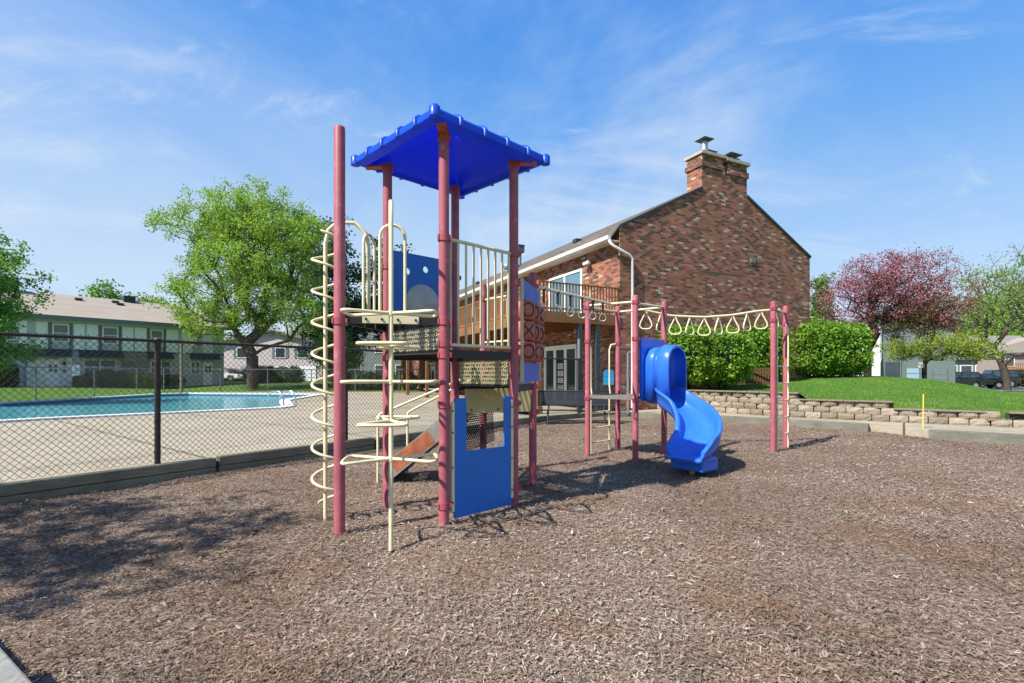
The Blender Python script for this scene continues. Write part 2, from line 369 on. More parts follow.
M['leaf_dark'] = leafmat('dark_hedge_leaves', [(.1, (.015, .035, .015)), (.5, (.035, .075, .025)), (.9, (.07, .13, .04))], .2)
M['leaf_pink'] = leafmat('crabapple_blossom', [(.08, (.10, .14, .04)), (.26, (.16, .10, .05)), (.46, (.30, .10, .13)), (.7, (.45, .17, .22)), (.95, (.68, .37, .42))], .35)
M['leaf_mixed'] = leafmat('crabapple_lower_leaves', [(.1, (.10, .15, .035)), (.35, (.16, .17, .05)), (.6, (.20, .09, .06)), (.9, (.42, .14, .18))], .35)
def barkm(name, c1, c2):
    t = NT(name); v = t.map((8, 8, 1.5)); nz = t.noise(2.5, 8, .75, v); t.color(t.ramp(nz, [(.3, c1), (.7, c2)])); t.rough(.95, .1); t.bump(nz, .8, .03); return t.m
M['bark'] = barkm('grey_brown_bark', (.035, .028, .022), (.13, .105, .085)); M['barkd'] = barkm('dark_bark', (.02, .016, .013), (.07, .055, .045))
def concrete(name, c1, c2, joints=None):
    t = NT(name); n1 = t.noise(.35, 6, .65); n2 = t.noise(9, 8, .7); n3 = t.noise(.8, 7, .75)
    col = t.ramp(n1, [(.3, c1), (.7, c2)]); col = t.mix(t.ramp(n2, [(.35, (0,0,0)), (.75, (.55,.55,.55))]), col, tuple(x*.65 for x in c1))
    col = t.mix(t.ramp(n3, [(.55, (0,0,0)), (.72, (.5,.5,.5))]), col, tuple(x*.55 for x in c1))
    if joints:
        v = t.map((1, 1, 1), (0, 0, R(joints[0]))); s_ = t.n('ShaderNodeSeparateXYZ'); t.l(v, s_.inputs[0])
        j = t.math('MAXIMUM', t.math('LESS_THAN', t.math('FRACT', t.math('DIVIDE', s_.outputs[0], joints[1])), .016), t.math('LESS_THAN', t.math('FRACT', t.math('DIVIDE', s_.outputs[1], joints[1])), .016))
        col = t.mix(j, col, (.085, .075, .06))
    t.color(col); t.rough(.9, .25); t.bump(n2, .25, .01); return t.m
M['paving'] = concrete('pool_deck_concrete', (.28, .24, .175), (.42, .37, .28), (38, 3.4))
M['coping'] = concrete('white_coping', (.60, .60, .57), (.74, .74, .71))
M['asphalt'] = concrete('asphalt', (.15, .15, .15), (.22, .22, .21))
t = NT('split_face_block'); at = t.n('ShaderNodeAttribute', attribute_name='rnd'); nz = t.noise(9, 8, .75)
col = t.ramp(at.outputs['Fac'], [(0, (.21, .175, .13)), (.5, (.29, .245, .185)), (1, (.37, .32, .25))])
col = t.mix(t.ramp(nz, [(.4, (0,0,0)), (.8, (.7,.7,.7))]), col, (.17, .135, .10)); t.color(col); t.rough(.95, .15); t.bump(nz, .9, .04); M['block'] = t.m
t = NT('grass'); n1 = t.noise(.45, 6, .7); n2 = t.noise(30, 8, .8); n3 = t.noise(1.6, 7, .75)
col = t.ramp(n1, [(.3, (.05, .13, .014)), (.7, (.088, .185, .024))]); col = t.mix(t.ramp(n3, [(.35, (0,0,0)), (.7, (.7,.7,.7))]), col, (.125, .20, .035))
col = t.mix(t.ramp(n2, [(.35, (0,0,0)), (.7, (.75,.75,.75))]), col, (.04, .11, .012)); t.color(col); t.rough(.9, .15); t.bump(n2, .8, .05); M['grass'] = t.m
t = NT('grass_blade'); at = t.n('ShaderNodeAttribute', attribute_name='rnd'); t.color(t.ramp(at.outputs['Fac'], [(0, (.04, .11, .012)), (.6, (.09, .19, .024)), (1, (.20, .29, .07))])); t.rough(.7, .2); M['blade'] = t.m
# mulch sheet
t = NT('mulch'); vo = t.n('ShaderNodeTexVoronoi'); vo.inputs['Scale'].default_value = 1
mp = t.map((38, 75, 10), (0, 0, .6)); t.l(mp, vo.inputs['Vector']); vo2 = t.n('ShaderNodeTexVoronoi'); vo2.inputs['Scale'].default_value = 1
mp2 = t.map((70, 34, 10), (0, 0, .3)); t.l(mp2, vo2.inputs['Vector'])
sA = t.n('ShaderNodeSeparateColor'); t.l(vo.outputs['Color'], sA.inputs[0]); sB = t.n('ShaderNodeSeparateColor'); t.l(vo2.outputs['Color'], sB.inputs[0])
st = [(0, (.055, .039, .027)), (.35, (.125, .086, .060)), (.65, (.21, .150, .110)), (.88, (.31, .24, .188)), (1, (.44, .37, .305))]
col = t.mix(.5, t.ramp(sA.outputs[0], st), t.ramp(sB.outputs[0], st)); big = t.noise(.55, 5, .65)
red = t.noise(.9, 5, .65); col = t.mix(t.ramp(red, [(.50, (0,0,0)), (.68, (.45,.45,.45))]), col, (.17, .085, .042))
col = t.mix(t.ramp(big, [(.42, (0,0,0)), (.7, (.35,.35,.35))]), col, (.085, .06, .045)); t.color(col); t.rough(.95, .1)
t.bump(t.math('ADD', sA.outputs[1], sB.outputs[1]), .6, .012); M['mulch'] = t.m
t = NT('mulch_chip'); at = t.n('ShaderNodeAttribute', attribute_name='rnd'); red = t.noise(.9, 5, .65)
col = t.ramp(at.outputs['Fac'], [(0, (.055, .038, .027)), (.3, (.135, .094, .067)), (.6, (.23, .168, .125)), (.85, (.32, .262, .215)), (1, (.47, .415, .36))])
col = t.mix(t.ramp(red, [(.50, (0,0,0)), (.68, (.5,.5,.5))]), col, (.20, .105, .052)); t.color(col); t.rough(.9, .15); M['chip'] = t.m
# water
t = NT('pool_water'); n1 = t.noise(.3, 3); t.color(t.ramp(n1, [(.3, (.08, .40, .44)), (.7, (.14, .50, .54))])); t.rough(.06, .5); t.bump(t.noise(5, 4, .6), .35, .03); M['water'] = t.m
t = NT('pool_tile'); t.color((.03, .13, .22)); t.rough(.3); M['tile'] = t.m

# ================================================================== GROUND
MULCH = [(-7.3, 4.72), (-6.3, 6.2), (-3.5, 9.75), (-.75, 13.7), (1.0, 16.0), (2.6, 17.3), (4.2, 17.5), (6.64, 16.1), (9.67, 13.4), (10.24, 12.3), (11.8, 10.95), (16, 7.4), (19, 3), (19, -6), (3, -6), (-1.2, 1.62), (-2.18, 2.27), (-2.61, 2.55), (-6.4, 5.0)]
def inpoly(x, y, poly):
    x = np.asarray(x); y = np.asarray(y); c = np.zeros(x.shape, bool); n = len(poly); j = n-1
    for i in range(n):
        xi, yi = poly[i]; xj, yj = poly[j]
        if yi != yj:
            c ^= ((yi > y) != (yj > y)) & (x < (xj-xi)*(y-yi)/(yj-yi)+xi)
        j = i
    return c
def sst(a, b, x):
    q = np.clip((np.asarray(x, float)-a)/(b-a), 0, 1); return q*q*(3-2*q)
def zt(x, y):
    dip = sum(a_*np.exp(-(((x-cx)**2+(y-cy)**2)/(2*s_*s_))) for cx, cy, s_, a_ in ((2.75, 7.55, .45, -.06), (3.3, 7.0, .5, .03), (-1.1, 4.45, .35, -.035), (-2.3, 6.9, .5, -.04), (4.0, 10.4, .7, -.04), (-1.72, 4.75, .3, .02), (-.7, 4.95, .3, .02), (1.2, 5.0, 1.4, .03), (5.5, 5.5, 1.8, -.03)))
    return dip+.10*sst(11, 16.5, y)+.05*(vnoise(x, y, 1.3, 3)-.5)+.03*(vnoise(x, y, .45, 5)-.5)
def gridmesh(name, xs, ys, zf, mat, mask=None, smooth=True, kind='structure'):
    X, Y = np.meshgrid(xs, ys); Z = zf(X, Y); nx, ny = len(xs), len(ys); V = np.stack([X.ravel(), Y.ravel(), Z.ravel()], 1)
    I = np.arange(nx*ny).reshape(ny, nx); F = np.stack([I[:-1, :-1].ravel(), I[:-1, 1:].ravel(), I[1:, 1:].ravel(), I[1:, :-1].ravel()], 1)
    if mask is not None:
        C = V[F].mean(1); F = F[mask(C[:, 0], C[:, 1])]
    o = npmesh(name, V, F, mat, smooth=smooth); tag(o, kind=kind); return o
B = MB(); B.add([(-900,-900,-.3),(900,-900,-.3),(900,900,-.3),(-900,900,-.3)], [(0,1,2,3)]); tag(B.build('ground', M['grass']), kind='structure')
# mulch bed, slightly larger than the kerbs' inner line so that it tucks under them
cxm, cym = 4, 6
MBIG = [(cxm+(x-cxm)*1.01, cym+(y-cym)*1.008) for x, y in MULCH]
gridmesh('mulch_bed', np.arange(-8.5, 19.3, .10), np.arange(-6.2, 18.2, .10), lambda x, y: zt(x, y)+.02*(vnoise(x, y, .12, 9)-.5), M['mulch'], lambda x, y: inpoly(x, y, MBIG))
# loose chips
rng = np.random.default_rng(4)
N = 430000; d = 1.7*np.exp(rng.random(N)*math.log(15/1.7)); x = (rng.random(N)*2-1)*d*1.2
ok = inpoly(x, d, MULCH) & (rng.random(N) < .35+1.1*vnoise(x, d, .8, 31)); x = x[ok]; y = d[ok]; n = len(x)
L = rng.uniform(.009, .036, n)*np.where(rng.random(n) < .12, 1.6, 1)*(.75+.055*y); W = L*rng.uniform(.12, .38, n); a = rng.normal(.5, 1.1, n); tl = rng.normal(0, .28, n); t2 = rng.normal(0, .35, n)
z = zt(x, y)+rng.uniform(.006, .024, n)+L*.25*np.abs(tl)
dv = np.stack([np.cos(a)*np.cos(tl), np.sin(a)*np.cos(tl), np.sin(tl)], 1)*L[:, None]/2
sv = np.stack([-np.sin(a)*np.cos(t2), np.cos(a)*np.cos(t2), np.sin(t2)], 1)*W[:, None]/2
c = np.stack([x, y, z], 1); up = np.array([0, 0, 1.])*W[:, None]*.25
k1 = rng.uniform(.5, 1, n)[:, None]; k2 = rng.uniform(.4, 1, n)[:, None]
V = np.stack([c-dv-sv*k1, c-dv+up*.6, c-dv*.8+sv, c+dv-sv*k2, c+dv*.9+up, c+dv+sv*k2], 1).reshape(-1, 3)
b = np.arange(n)*6; F = np.concatenate([np.stack([b, b+3, b+4, b+1], 1), np.stack([b+1, b+4, b+5, b+2], 1)])
rv = np.clip(rng.beta(2.0, 2.3, n)+.40*(vnoise(x, y, 1.1, 8)-.5)+.20*(vnoise(x, y, .35, 18)-.5), 0, 1)
tag(npmesh('mulch_chips', V, F, M['chip'], rnd=np.concatenate([rv, rv])), 'shredded grey brown wood mulch lying loose over the playground bed', 'mulch', kind='stuff')

POOL = [(-16.0, 12.6), (-15.2, 14.4), (-14.6, 15.4), (-9.75, 20.35), (-9.7, 21.0), (-12.1, 26), (-13, 33.6), (-22.9, 35.4), (-24, 34), (-24.2, 23), (-19.5, 12.6)]
def polyfill(name, outer, holes, z, depth, mat, **kw):
    bm = bmesh.new(); edges = []
    for lp in [outer]+holes:
        vs_ = [bm.verts.new((x, y, z)) for x, y in lp]
        for i in range(len(vs_)): edges.append(bm.edges.new((vs_[i], vs_[(i+1) % len(vs_)])))
    bmesh.ops.triangle_fill(bm, use_beauty=True, edges=edges)
    r = bmesh.ops.extrude_face_region(bm, geom=list(bm.faces)); vv = [e for e in r['geom'] if isinstance(e, bmesh.types.BMVert)]
    bmesh.ops.translate(bm, vec=(0, 0, -depth), verts=vv); bmesh.ops.recalc_face_normals(bm, faces=bm.faces)
    me = bpy.data.meshes.new(name); bm.to_mesh(me); bm.free(); me.materials.append(mat)
    o = bpy.data.objects.new(name, me); sc.collection.objects.link(o); return tag(o, **kw)
def offset(poly, dd):
    n = len(poly); out = []; A = sum(poly[i][0]*poly[(i+1) % n][1]-poly[(i+1) % n][0]*poly[i][1] for i in range(n)); sg = 1 if A > 0 else -1
    for i in range(n):
        p0, p1, p2 = Vector(poly[i-1]), Vector(poly[i]), Vector(poly[(i+1) % n])
        a = (p1-p0).normalized(); b = (p2-p1).normalized(); na = Vector((a.y, -a.x))*sg; nb = Vector((b.y, -b.x))*sg
        m = (na+nb).normalized(); k = dd/max(.3, m.dot(na)); out.append((p1.x+m.x*k, p1.y+m.y*k))
    return out
COP = offset(POOL, .5)
PAVE = [(-7.45, 4.62), (-25.7, 4.0), (-25.7, 37.0), (-23.2, 39.4), (30, 39.4), (30, 24), (16.5, 14), (16.7, 7.2)]+[(11.86, 11.05), (10.3, 12.38), (9.76, 13.5), (6.7, 16.2), (4.25, 17.6), (2.55, 17.4), (.92, 16.06), (-.83, 13.76), (-3.58, 9.81), (-6.38, 6.26)]
polyfill('paving', PAVE, [COP], .20, .45, M['paving'], kind='structure')
pool = empty('swimming_pool', (-16, 24, .2)); tag(pool, 'outdoor swimming pool with turquoise water and white coping behind the chain link fence', 'swimming pool')
def rel(o, root):
    o.parent = root; o.matrix_parent_inverse = Matrix.Translation(-Vector(root.location)); return o
rel(polyfill('coping', COP, [POOL], .262, .5, M['coping']), pool)
B = MB(); n = len(POOL); B.add([(x, y, .23) for x, y in POOL]+[(x, y, -.28) for x, y in POOL], [(i, (i+1) % n, (i+1) % n+n, i+n) for i in range(n)]); 
PIN = offset(POOL, -.012); B = MB(); B.add([(x, y, .19) for x, y in PIN]+[(x, y, -.28) for x, y in PIN], [(i, (i+1) % n, (i+1) % n+n, i+n) for i in range(n)]); rel(B.build('tile_band', M['tile'], fix=False), pool)
rel(polyfill('water', offset(POOL, -.02), [], .07, .02, M['water']), pool)
# pool ladder / handrail and white step block
B = MB()
for s_ in (0, .55):
    q = [(-10.6+s_*.5, 21.6+s_, .1), (-10.6+s_*.5, 21.6+s_, .55), (-10.35+s_*.5, 21.5+s_, .85), (-9.9+s_*.5, 21.3+s_, .85), (-9.7+s_*.5, 21.2+s_, .6), (-9.65+s_*.5, 21.15+s_, .2)]
    B.tube(q, .03, 8)
o = rel(B.build('handrail', M['chrome']), pool)
# left lawn rises beyond the pool
def zl(x, y):
    far = np.maximum(sst(40.2, 50, y), sst(26.2, 36, -x)); return -.05+.22*np.maximum(sst(39.4, 40.2, y), sst(25.6, 26.3, -x))+.45*far+.02*vnoise(x, y, 2, 4)
gridmesh('lawn', np.concatenate([np.arange(-90, -20, .8), np.arange(-20, 16, 2)]), np.concatenate([np.arange(2, 60, .8), np.arange(60, 130, 3)]), zl, M['grass'], lambda x, y: (x < -24.5) | (y > 38.0))
# ---- right lawn behind retaining wall (parametric)
WALL = [(5.6, 20.05), (6.7, 18.9), (7.4, 18.1), (8.9, 16.3), (11.0, 14.6), (13.3, 12.9), (15.4, 11.2), (18.0, 9.3), (22, 7)]
def seglen(P_):
    L_ = [0]
    for i in range(1, len(P_)): L_.append(L_[-1]+math.dist(P_[i-1], P_[i]))
    return L_
WL = seglen(WALL)
def wallpt(s_):
    x_ = np.interp(s_, WL, [p[0] for p in WALL]); y_ = np.interp(s_, WL, [p[1] for p in WALL]); return x_, y_
def pxs(s_):
    x_, y_ = wallpt(s_); return 512+500*x_/y_
def topz(s_):                                            # stepped height of the wall
    p = pxs(s_); return .2+.2*np.where(p < 802, 4, np.where(p < 888, 3, np.where(p < 994, 2, np.where(p < 1016, 1.0, 2))))
ss = np.linspace(0, WL[-1], 90); vv_ = np.concatenate([[0, .25, .6], np.linspace(1.2, 30, 36), np.linspace(33, 160, 22)])
S_, V_ = np.meshgrid(ss, vv_); X0, Y0 = wallpt(S_); ang = np.interp(S_, [0, WL[-1]], [R(83), R(35)]); X = X0+np.cos(ang)*V_; Y = Y0+np.sin(ang)*V_
def zr(X, Y, v, s):
    h0 = topz(s)-.05; p = 512+500*X/np.maximum(Y, 1)
    crest = np.interp(p, [780, 880, 930, 960, 1000, 1060, 1200], [1.50, 1.47, 1.32, 1.10, .72, .45, .3])
    smooth0 = np.interp(p, [700, 802, 888, 994, 1060], [.92, .86, .68, .50, .5])
    up = sst(0, 12, v); z_ = h0*(1-sst(0, 1.2, v))+smooth0*sst(0, 1.2, v); z_ = z_*(1-up)+np.maximum(crest, z_*.9)*up
    dn = sst(17, 34, v); return z_*(1-dn)+.08*dn+.03*(vnoise(X, Y, 2.5, 6)-.5)*sst(0, 2, v)
Z = zr(X, Y, V_, S_); ny, nx = X.shape; I = np.arange(nx*ny).reshape(ny, nx); F = np.stack([I[:-1, :-1].ravel(), I[:-1, 1:].ravel(), I[1:, 1:].ravel(), I[1:, :-1].ravel()], 1)
tag(npmesh('lawn_bank', np.stack([X.ravel(), Y.ravel(), Z.ravel()], 1), F, M['grass'], smooth=True), kind='structure')
LB = (X, Y, Z)
def zbank(x, y):
    k = np.argmin((X-x)**2+(Y-y)**2); return float(Z.ravel()[k])
# grass blades near the wall
n = 90000; s_ = rng.random(n)*WL[-1]; v_ = .1+rng.random(n)**1.6*13; x0, y0 = wallpt(s_); an = np.interp(s_, [0, WL[-1]], [R(83), R(35)])
bx_ = x0+np.cos(an)*v_; by_ = y0+np.sin(an)*v_; bz_ = zr(bx_, by_, v_, s_); hh = rng.uniform(.03, .075, n); aa = rng.random(n)*6.28; ww = rng.uniform(.006, .014, n)
c = np.stack([bx_, by_, bz_-.01], 1); sv = np.stack([np.cos(aa), np.sin(aa), 0*aa], 1)*ww[:, None]; tp = np.stack([rng.normal(0, .02, n), rng.normal(0, .02, n), hh], 1)
V = np.stack([c-sv, c+sv, c+tp], 1).reshape(-1, 3); F = np.arange(n*3).reshape(-1, 3)
tag(npmesh('grass_blades', V, F, M['blade'], rnd=np.clip(rng.random(n)*.55+.75*(vnoise(bx_, by_, 1.3, 2)*.6+vnoise(bx_, by_, .5, 22)*.4-.2), 0, 1), k=3), 'short mown green grass growing on the bank above the block wall', 'grass', kind='stuff')
# parking road
B = MB(); B.add([(20, 44, .12), (110, 44, .12), (110, 64, .12), (20, 64, .12)], [(0,1,2,3)]); tag(B.build('parking_road', M['asphalt']), kind='structure')
B = MB(); B.add([(-60, 61, .70), (-24, 61, .70), (-24, 66, .70), (-60, 66, .70)], [(0,1,2,3)]); tag(B.build('road', M['asphalt']), kind='structure')

# ================================================================== KERB TIMBERS
GT = 'timber edging of the mulch bed'
def timber(pts, z0, z1, wd, mat, label, rows=1):
    root = empty('edging_timber', (pts[0][0], pts[0][1], 0)); tag(root, label, 'edging timber', GT)
    for r_ in range(rows):
        h = (z1-z0)/rows; B = MB()
        for i in range(len(pts)-1):
            a, b = pts[i], pts[i+1]; L_ = math.dist(a, b); k = .012/L_
            a2 = (a[0]+(b[0]-a[0])*k-root.location.x, a[1]+(b[1]-a[1])*k-root.location.y, z0+h*(r_+.5)); b2 = (b[0]-(b[0]-a[0])*k-root.location.x, b[1]-(b[1]-a[1])*k-root.location.y, z0+h*(r_+.5))
            B.bar(a2, b2, wd-.012*(rows-1-r_), h-.008)
        B.build('beam', mat, root, bevel=.012)
    return root
def cutpts(poly, n):
    L_ = seglen(poly); out = []
    for i in range(n+1):
        s = L_[-1]*i/n; out.append((float(np.interp(s, L_, [p[0] for p in poly])), float(np.interp(s, L_, [p[1] for p in poly]))))
    return out
left = [(-7.3, 4.72), (-6.3, 6.2), (-4.78, 8.13)]
timber([(-7.36, 4.70), (-4.83, 8.13)], -.05, .25, .16, M['treated'], 'green stained timber edging beneath the fence, nearest piece at the left edge of the photo', 2)
timber([(-4.82, 8.16), (-2.95, 10.6)], -.05, .26, .16, M['treated'], 'green stained timber edging below the chain link, second length from the left', 2)
timber([(-2.94, 10.62), (-.78, 13.72)], -.05, .25, .16, M['treated'], 'dark timber edging beneath the fence seen through the play tower posts', 2)
timber([(-.77, 13.75), (1.0, 16.05), (2.6, 17.36)], -.05, .26, .16, M['treated'], 'dark timber edging along the back behind the bench', 2)
timber([(2.64, 17.38), (4.2, 17.56), (6.6, 16.18)], -.05, .255, .18, M['treated2'], 'pale weathered timber edging at the back behind the blue slide')
timber([(6.66, 16.13), (9.62, 13.46)], -.06, .27, .18, M['treated2'], 'grey timber edging in front of the block wall that ends beside the concrete gap')
timber([(10.22, 12.28), (11.8, 11.0), (16, 7.45)], -.06, .25, .18, M['treated2'], 'grey timber edging at the right edge of the photo right of the yellow stake')
timber([(-6.9, 5.18), (-2.68, 2.48)], -.05, .20, .15, M['treated2'], 'grey timber edging in the shade at the far left corner of the mulch')
timber([(-2.66, 2.46), (-.6, 1.1)], -.05, .235, .19, M['weathered'], 'weathered grey timber end showing in the bottom left corner of the photo')

# ================================================================== RETAINING WALL
root = empty('retaining_wall', (8.9, 16.3, .2)); tag(root, 'stepped tan split face concrete block retaining wall below the grass bank', 'retaining wall')
V = []; F = []; RV = []; rr = random.Random(3)
def wblock(s0, s1, z0, z1, inset, cap=False):
    (xa, ya), (xb, yb) = wallpt(s0), wallpt(s1); a = Vector((xa, ya)); b = Vector((xb, yb)); t_ = (b-a).normalized(); nrm = Vector((t_.y, -t_.x))
    if nrm.dot(Vector((-a.x, -a.y))) < 0: nrm = -nrm
    L_ = (b-a).length; n0 = len(V); tp = .0 if cap else .035
    prot = (.05 if not cap else .07)+rr.uniform(-.008, .012)
    grid = []
    for j in range(4):
        for i in range(5):
            u = i/4; w_ = j/3; edge = (i in (0, 4)); ez = (j in (0, 3))
            o_ = prot-(.045 if edge else 0)-(.02 if ez else 0)+rr.uniform(-.012, .012)-inset
            p = a+t_*(L_*(u if not edge else (.0+.006/L_ if i == 0 else 1-.006/L_)))+nrm*o_; grid.append((p.x, p.y, z0+(z1-z0)*w_*.985))
    V.extend(grid); r_ = rr.random()
    for j in range(3):
        for i in range(4):
            F.append((n0+j*5+i, n0+j*5+i+1, n0+j*5+i+6, n0+j*5+i+5)); RV.append(r_)
    bk = len(V)
    for (i, j) in ((0,0), (4,0), (4,3), (0,3)):
        g = grid[j*5+i]; q = Vector((g[0], g[1]))-nrm*.30+t_*((.03 if i == 0 else -.03) if not cap else 0); V.append((q.x, q.y, g[2]))
    bl, br, tr, tl_ = n0, n0+4, n0+19, n0+15
    for f in ((bl, tl_, bk+3, bk), (br, bk+1, bk+2, tr), (bk, bk+3, bk+2, bk+1)): F.append(f); RV.append(r_)
    # top and bottom
    for i in range(4): F.append((n0+15+i, n0+16+i, bk+2, bk+3) if i in (0,) else (n0+15+i, n0+16+i, bk+2, bk+2)); RV.append(r_)
    for i in range(1): pass
CAPV = V; s_end = WL[-1]-.5
for course in range(5):
    z0 = .2+.2*course; s = -(.0 if course % 2 else .215)+.225
    while s < s_end:
        L_ = .43+rr.uniform(-.01, .01); s2 = s+L_-.012; mid = (s+s2)/2
        tz = float(topz(mid))
        if z0 < tz-.01: wblock(max(0, s), s2, z0, z0+.2, .022*course+(rr.choice((0, .035, .0)) if True else 0))
        s += L_
V2 = []; F2 = []
me = bpy.data.meshes.new('blocks'); me.from_pydata(V, [], [tuple(dict.fromkeys(f)) for f in F])
at = me.attributes.new('rnd', 'FLOAT', 'FACE'); at.data.foreach_set('value', RV); me.materials.append(M['block'])
o = bpy.data.objects.new('block_course', me); sc.collection.objects.link(o); rel(o, root)
# dark joint backing core and capstones
B = MB(); C_ = MB(); s = 0.2
while s < s_end:
    tz = float(topz(s+.2)); (xa, ya), (xb, yb) = wallpt(s), wallpt(s+.4); a = Vector((xa, ya)); b = Vector((xb, yb)); t_ = (b-a).normalized(); nrm = Vector((t_.y, -t_.x))
    if nrm.dot(-a) < 0: nrm = -nrm
    q = (a+b)/2-nrm*.22; B.box((q.x, q.y, (.2+tz-.03)/2-.02), (.41, .28, tz-.24), math.atan2(t_.y, t_.x))
    q = (a+b)/2-nrm*.13; C_.box((q.x, q.y, tz-.018), (.388+rr.uniform(-.01, .005), .36+rr.uniform(-.01, .01), .045), math.atan2(t_.y, t_.x)); s += .4
rel(B.build('core', M['darkjoint']), root); rel(C_.build('capstone_row', M['block'], bevel=.01), root)

# ================================================================== CHAIN LINK FENCES
def chain_fence(name, pts, h, z, root_label, cat, mats, rad=.03, wire=.0034, pitch=.088, posts=None, toprail=True, tagkw=None, midrail=None):
    root = empty(name, (pts[0][0], pts[0][1], z)); tag(root, root_label, cat)
    ox, oy = pts[0]; mr, mp_, mw = mats
    for (x, y, r_) in posts:
        B = MB(); B.tube([(x-ox, y-oy, -.1), (x-ox, y-oy, h+.02)], r_, 10); B.ellipsoid((x-ox, y-oy, h+.02), (r_*1.15, r_*1.15, r_*.7), 10, 5, True)
        for zz in (.15, h*.35, h*.65, h-.12): B.tube([(x-ox, y-oy, zz-.012), (x-ox, y-oy, zz+.012)], r_+.006, 10)
        B.build('post', mp_, root)
    L_ = seglen(pts)
    if toprail:
        B = MB(); B.tube([(x-ox, y-oy, h) for x, y in pts], rad*.8, 8); B.build('top_rail', mr, root)
    if midrail:
        B = MB(); B.tube([(x-ox, y-oy, midrail) for x, y in pts], rad*.5, 6); B.build('mid_rail', mr, root)
    tot = L_[-1]; V = []; F = []; xsP = [p[0]-ox for p in pts]; ysP = [p[1]-oy for p in pts]
    k = 0; s0 = -h
    base = np.arange(-h, tot, pitch)
    for sgn in (1, -1):
        for s in base:
            a_ = s; b_ = s+h; za, zb_ = (0, h) if sgn == 1 else (h, 0)
            lo, hi = max(a_, 0), min(b_, tot)
            if hi-lo < .02: continue
            cuts = [lo]+[q for q in L_[1:-1] if lo < q < hi]+[hi]
            for c0, c1 in zip(cuts[:-1], cuts[1:]):
                P0 = Vector((np.interp(c0, L_, xsP), np.interp(c0, L_, ysP), za+(zb_-za)*(c0-a_)/h)); P1 = Vector((np.interp(c1, L_, xsP), np.interp(c1, L_, ysP), za+(zb_-za)*(c1-a_)/h))
                d_ = (P1-P0).normalized(); n1 = d_.cross(Vector((0,0,1))).normalized(); n2 = d_.cross(n1); off = n1*wire*sgn
                i0 = len(V)
                for q in (P0, P1):
                    for an in (0, 2.094, 4.189): V.append(q+off+(n1*math.cos(an)+n2*math.sin(an))*wire)
                for j in range(3): F.append((i0+j, i0+(j+1) % 3, i0+3+(j+1) % 3, i0+3+j))
    for s in np.arange(.03, tot, pitch):
        x = float(np.interp(s, L_, xsP)); y = float(np.interp(s, L_, ysP)); i0 = len(V)
        for q in (Vector((x-.006, y, h)), Vector((x+.004, y+.006, h+.045))):
            for an in (0, 2.094, 4.189): V.append(q+Vector((math.cos(an), math.sin(an), 0))*wire*1.2)
        for j in range(3): F.append((i0+j, i0+(j+1) % 3, i0+3+(j+1) % 3, i0+3+j))
    Vn = np.array([tuple(v) for v in V]); npmesh('chain_link_mesh', Vn, np.array(F), mw, root, smooth=True); return root

FL = [(-7.4, 4.62), (-6.38, 6.18), (-4.86, 8.19), (-3.58, 9.83), (-.80, 13.78), (.95, 16.07), (2.3, 17.1)]
chain_fence('chain_link_fence', FL, 1.84, .26, 'black chain link fence with rusty top rail on the timber edging beside the pool', 'fence', (M['fencebrown'], M['fencebrown'], M['wire']),
    posts=[(-7.4, 4.62, .04), (-5.36, 7.56, .042), (-3.36, 10.12, .038), (-1.6, 12.65, .03), (.0, 14.85, .03), (2.3, 17.1, .045)])
FF = [(-25.9, 10), (-25.9, 37.2), (-23.2, 39.8), (-15, 39.9), (-7, 39.9), (-2.5, 39.9)]
chain_fence('chain_link_fence', FF, 1.75, .22, 'thin grey chain link fence on the far side of the swimming pool', 'fence', (M['fencegrey'], M['fencegrey'], M['fencegrey']), wire=.004, pitch=.22, rad=.03,
    posts=[(-25.9, y, .035) for y in (12, 16, 20, 23.5, 27.2, 31, 34.5, 37.2)]+[(-23.2, 39.8, .05)]+[(x, 39.9, .035) for x in (-19.5, -16, -12.5, -9, -5.5, -2.5)])

# ================================================================== PLAY STRUCTURE
ps = empty('playground_structure', (0, 6, 0)); tag(ps, 'maroon and cream playground tower with blue canopy linked by overhead bars to a blue slide', 'playground structure')
PSO = Vector((0, 6, 0))
def rp(o): o.parent = ps; o.matrix_parent_inverse = Matrix.Translation(-PSO); return o
Pn = {'P0': (-1.725, 5.0), 'N': (-.716, 5.26), 'L': (-1.509, 6.06), 'Rr': (.0215, 5.97), 'Bk': (-.77, 6.77), 'P5': (.297, 7.14), 'P6': (-.46, 8.0),
      'A': (1.51, 9.96), 'B': (2.27, 10.72), 'C': (2.27, 9.20), 'D': (3.03, 9.96), 'E': (5.38, 10.3), 'F': (6.02, 11.0)}
def post(k, top, cap=True, clamps=(), lab=None):
    x, y = Pn[k]; B = MB(); r = .055; pts = [(x, y, -.05), (x, y, top-.03)]; rad = [r, r]
    if cap:
        pts += [(x, y, top-.012), (x, y, top)]; rad += [r*.92, r*.55]
    B.tube(pts, rad, 20); o = rp(B.build('post', M['pink']))
    if lab: o['label'] = lab
    for z in clamps:
        B = MB(); B.tube([(x, y, z-.035), (x, y, z+.035)], r+.011, 18); B.box((x+.068, y-.01, z), (.03, .035, .05)); B.box((x-.05, y-.05, z), (.02, .02, .05))
        B.build('clamp', M['clamp'], o)
    return o
post('P0', 4.08, clamps=(2.13,), lab='tall maroon post standing alone at the left of the tower')
post('N', 4.12, False, (3.03, 2.15, 1.92, 1.80, 1.28, .22)); post('L', 4.12, False, (2.9, 2.15, 1.8)); post('Rr', 4.12, False, (3.03, 2.68, 1.92, 1.80, 1.25, .25)); post('Bk', 4.12, False, (2.9, 1.8, 1.45))
post('P5', 3.05, clamps=(2.85, 1.72, 1.42, 1.05)); post('P6', 3.05, clamps=(2.8, 1.8, 1.05))
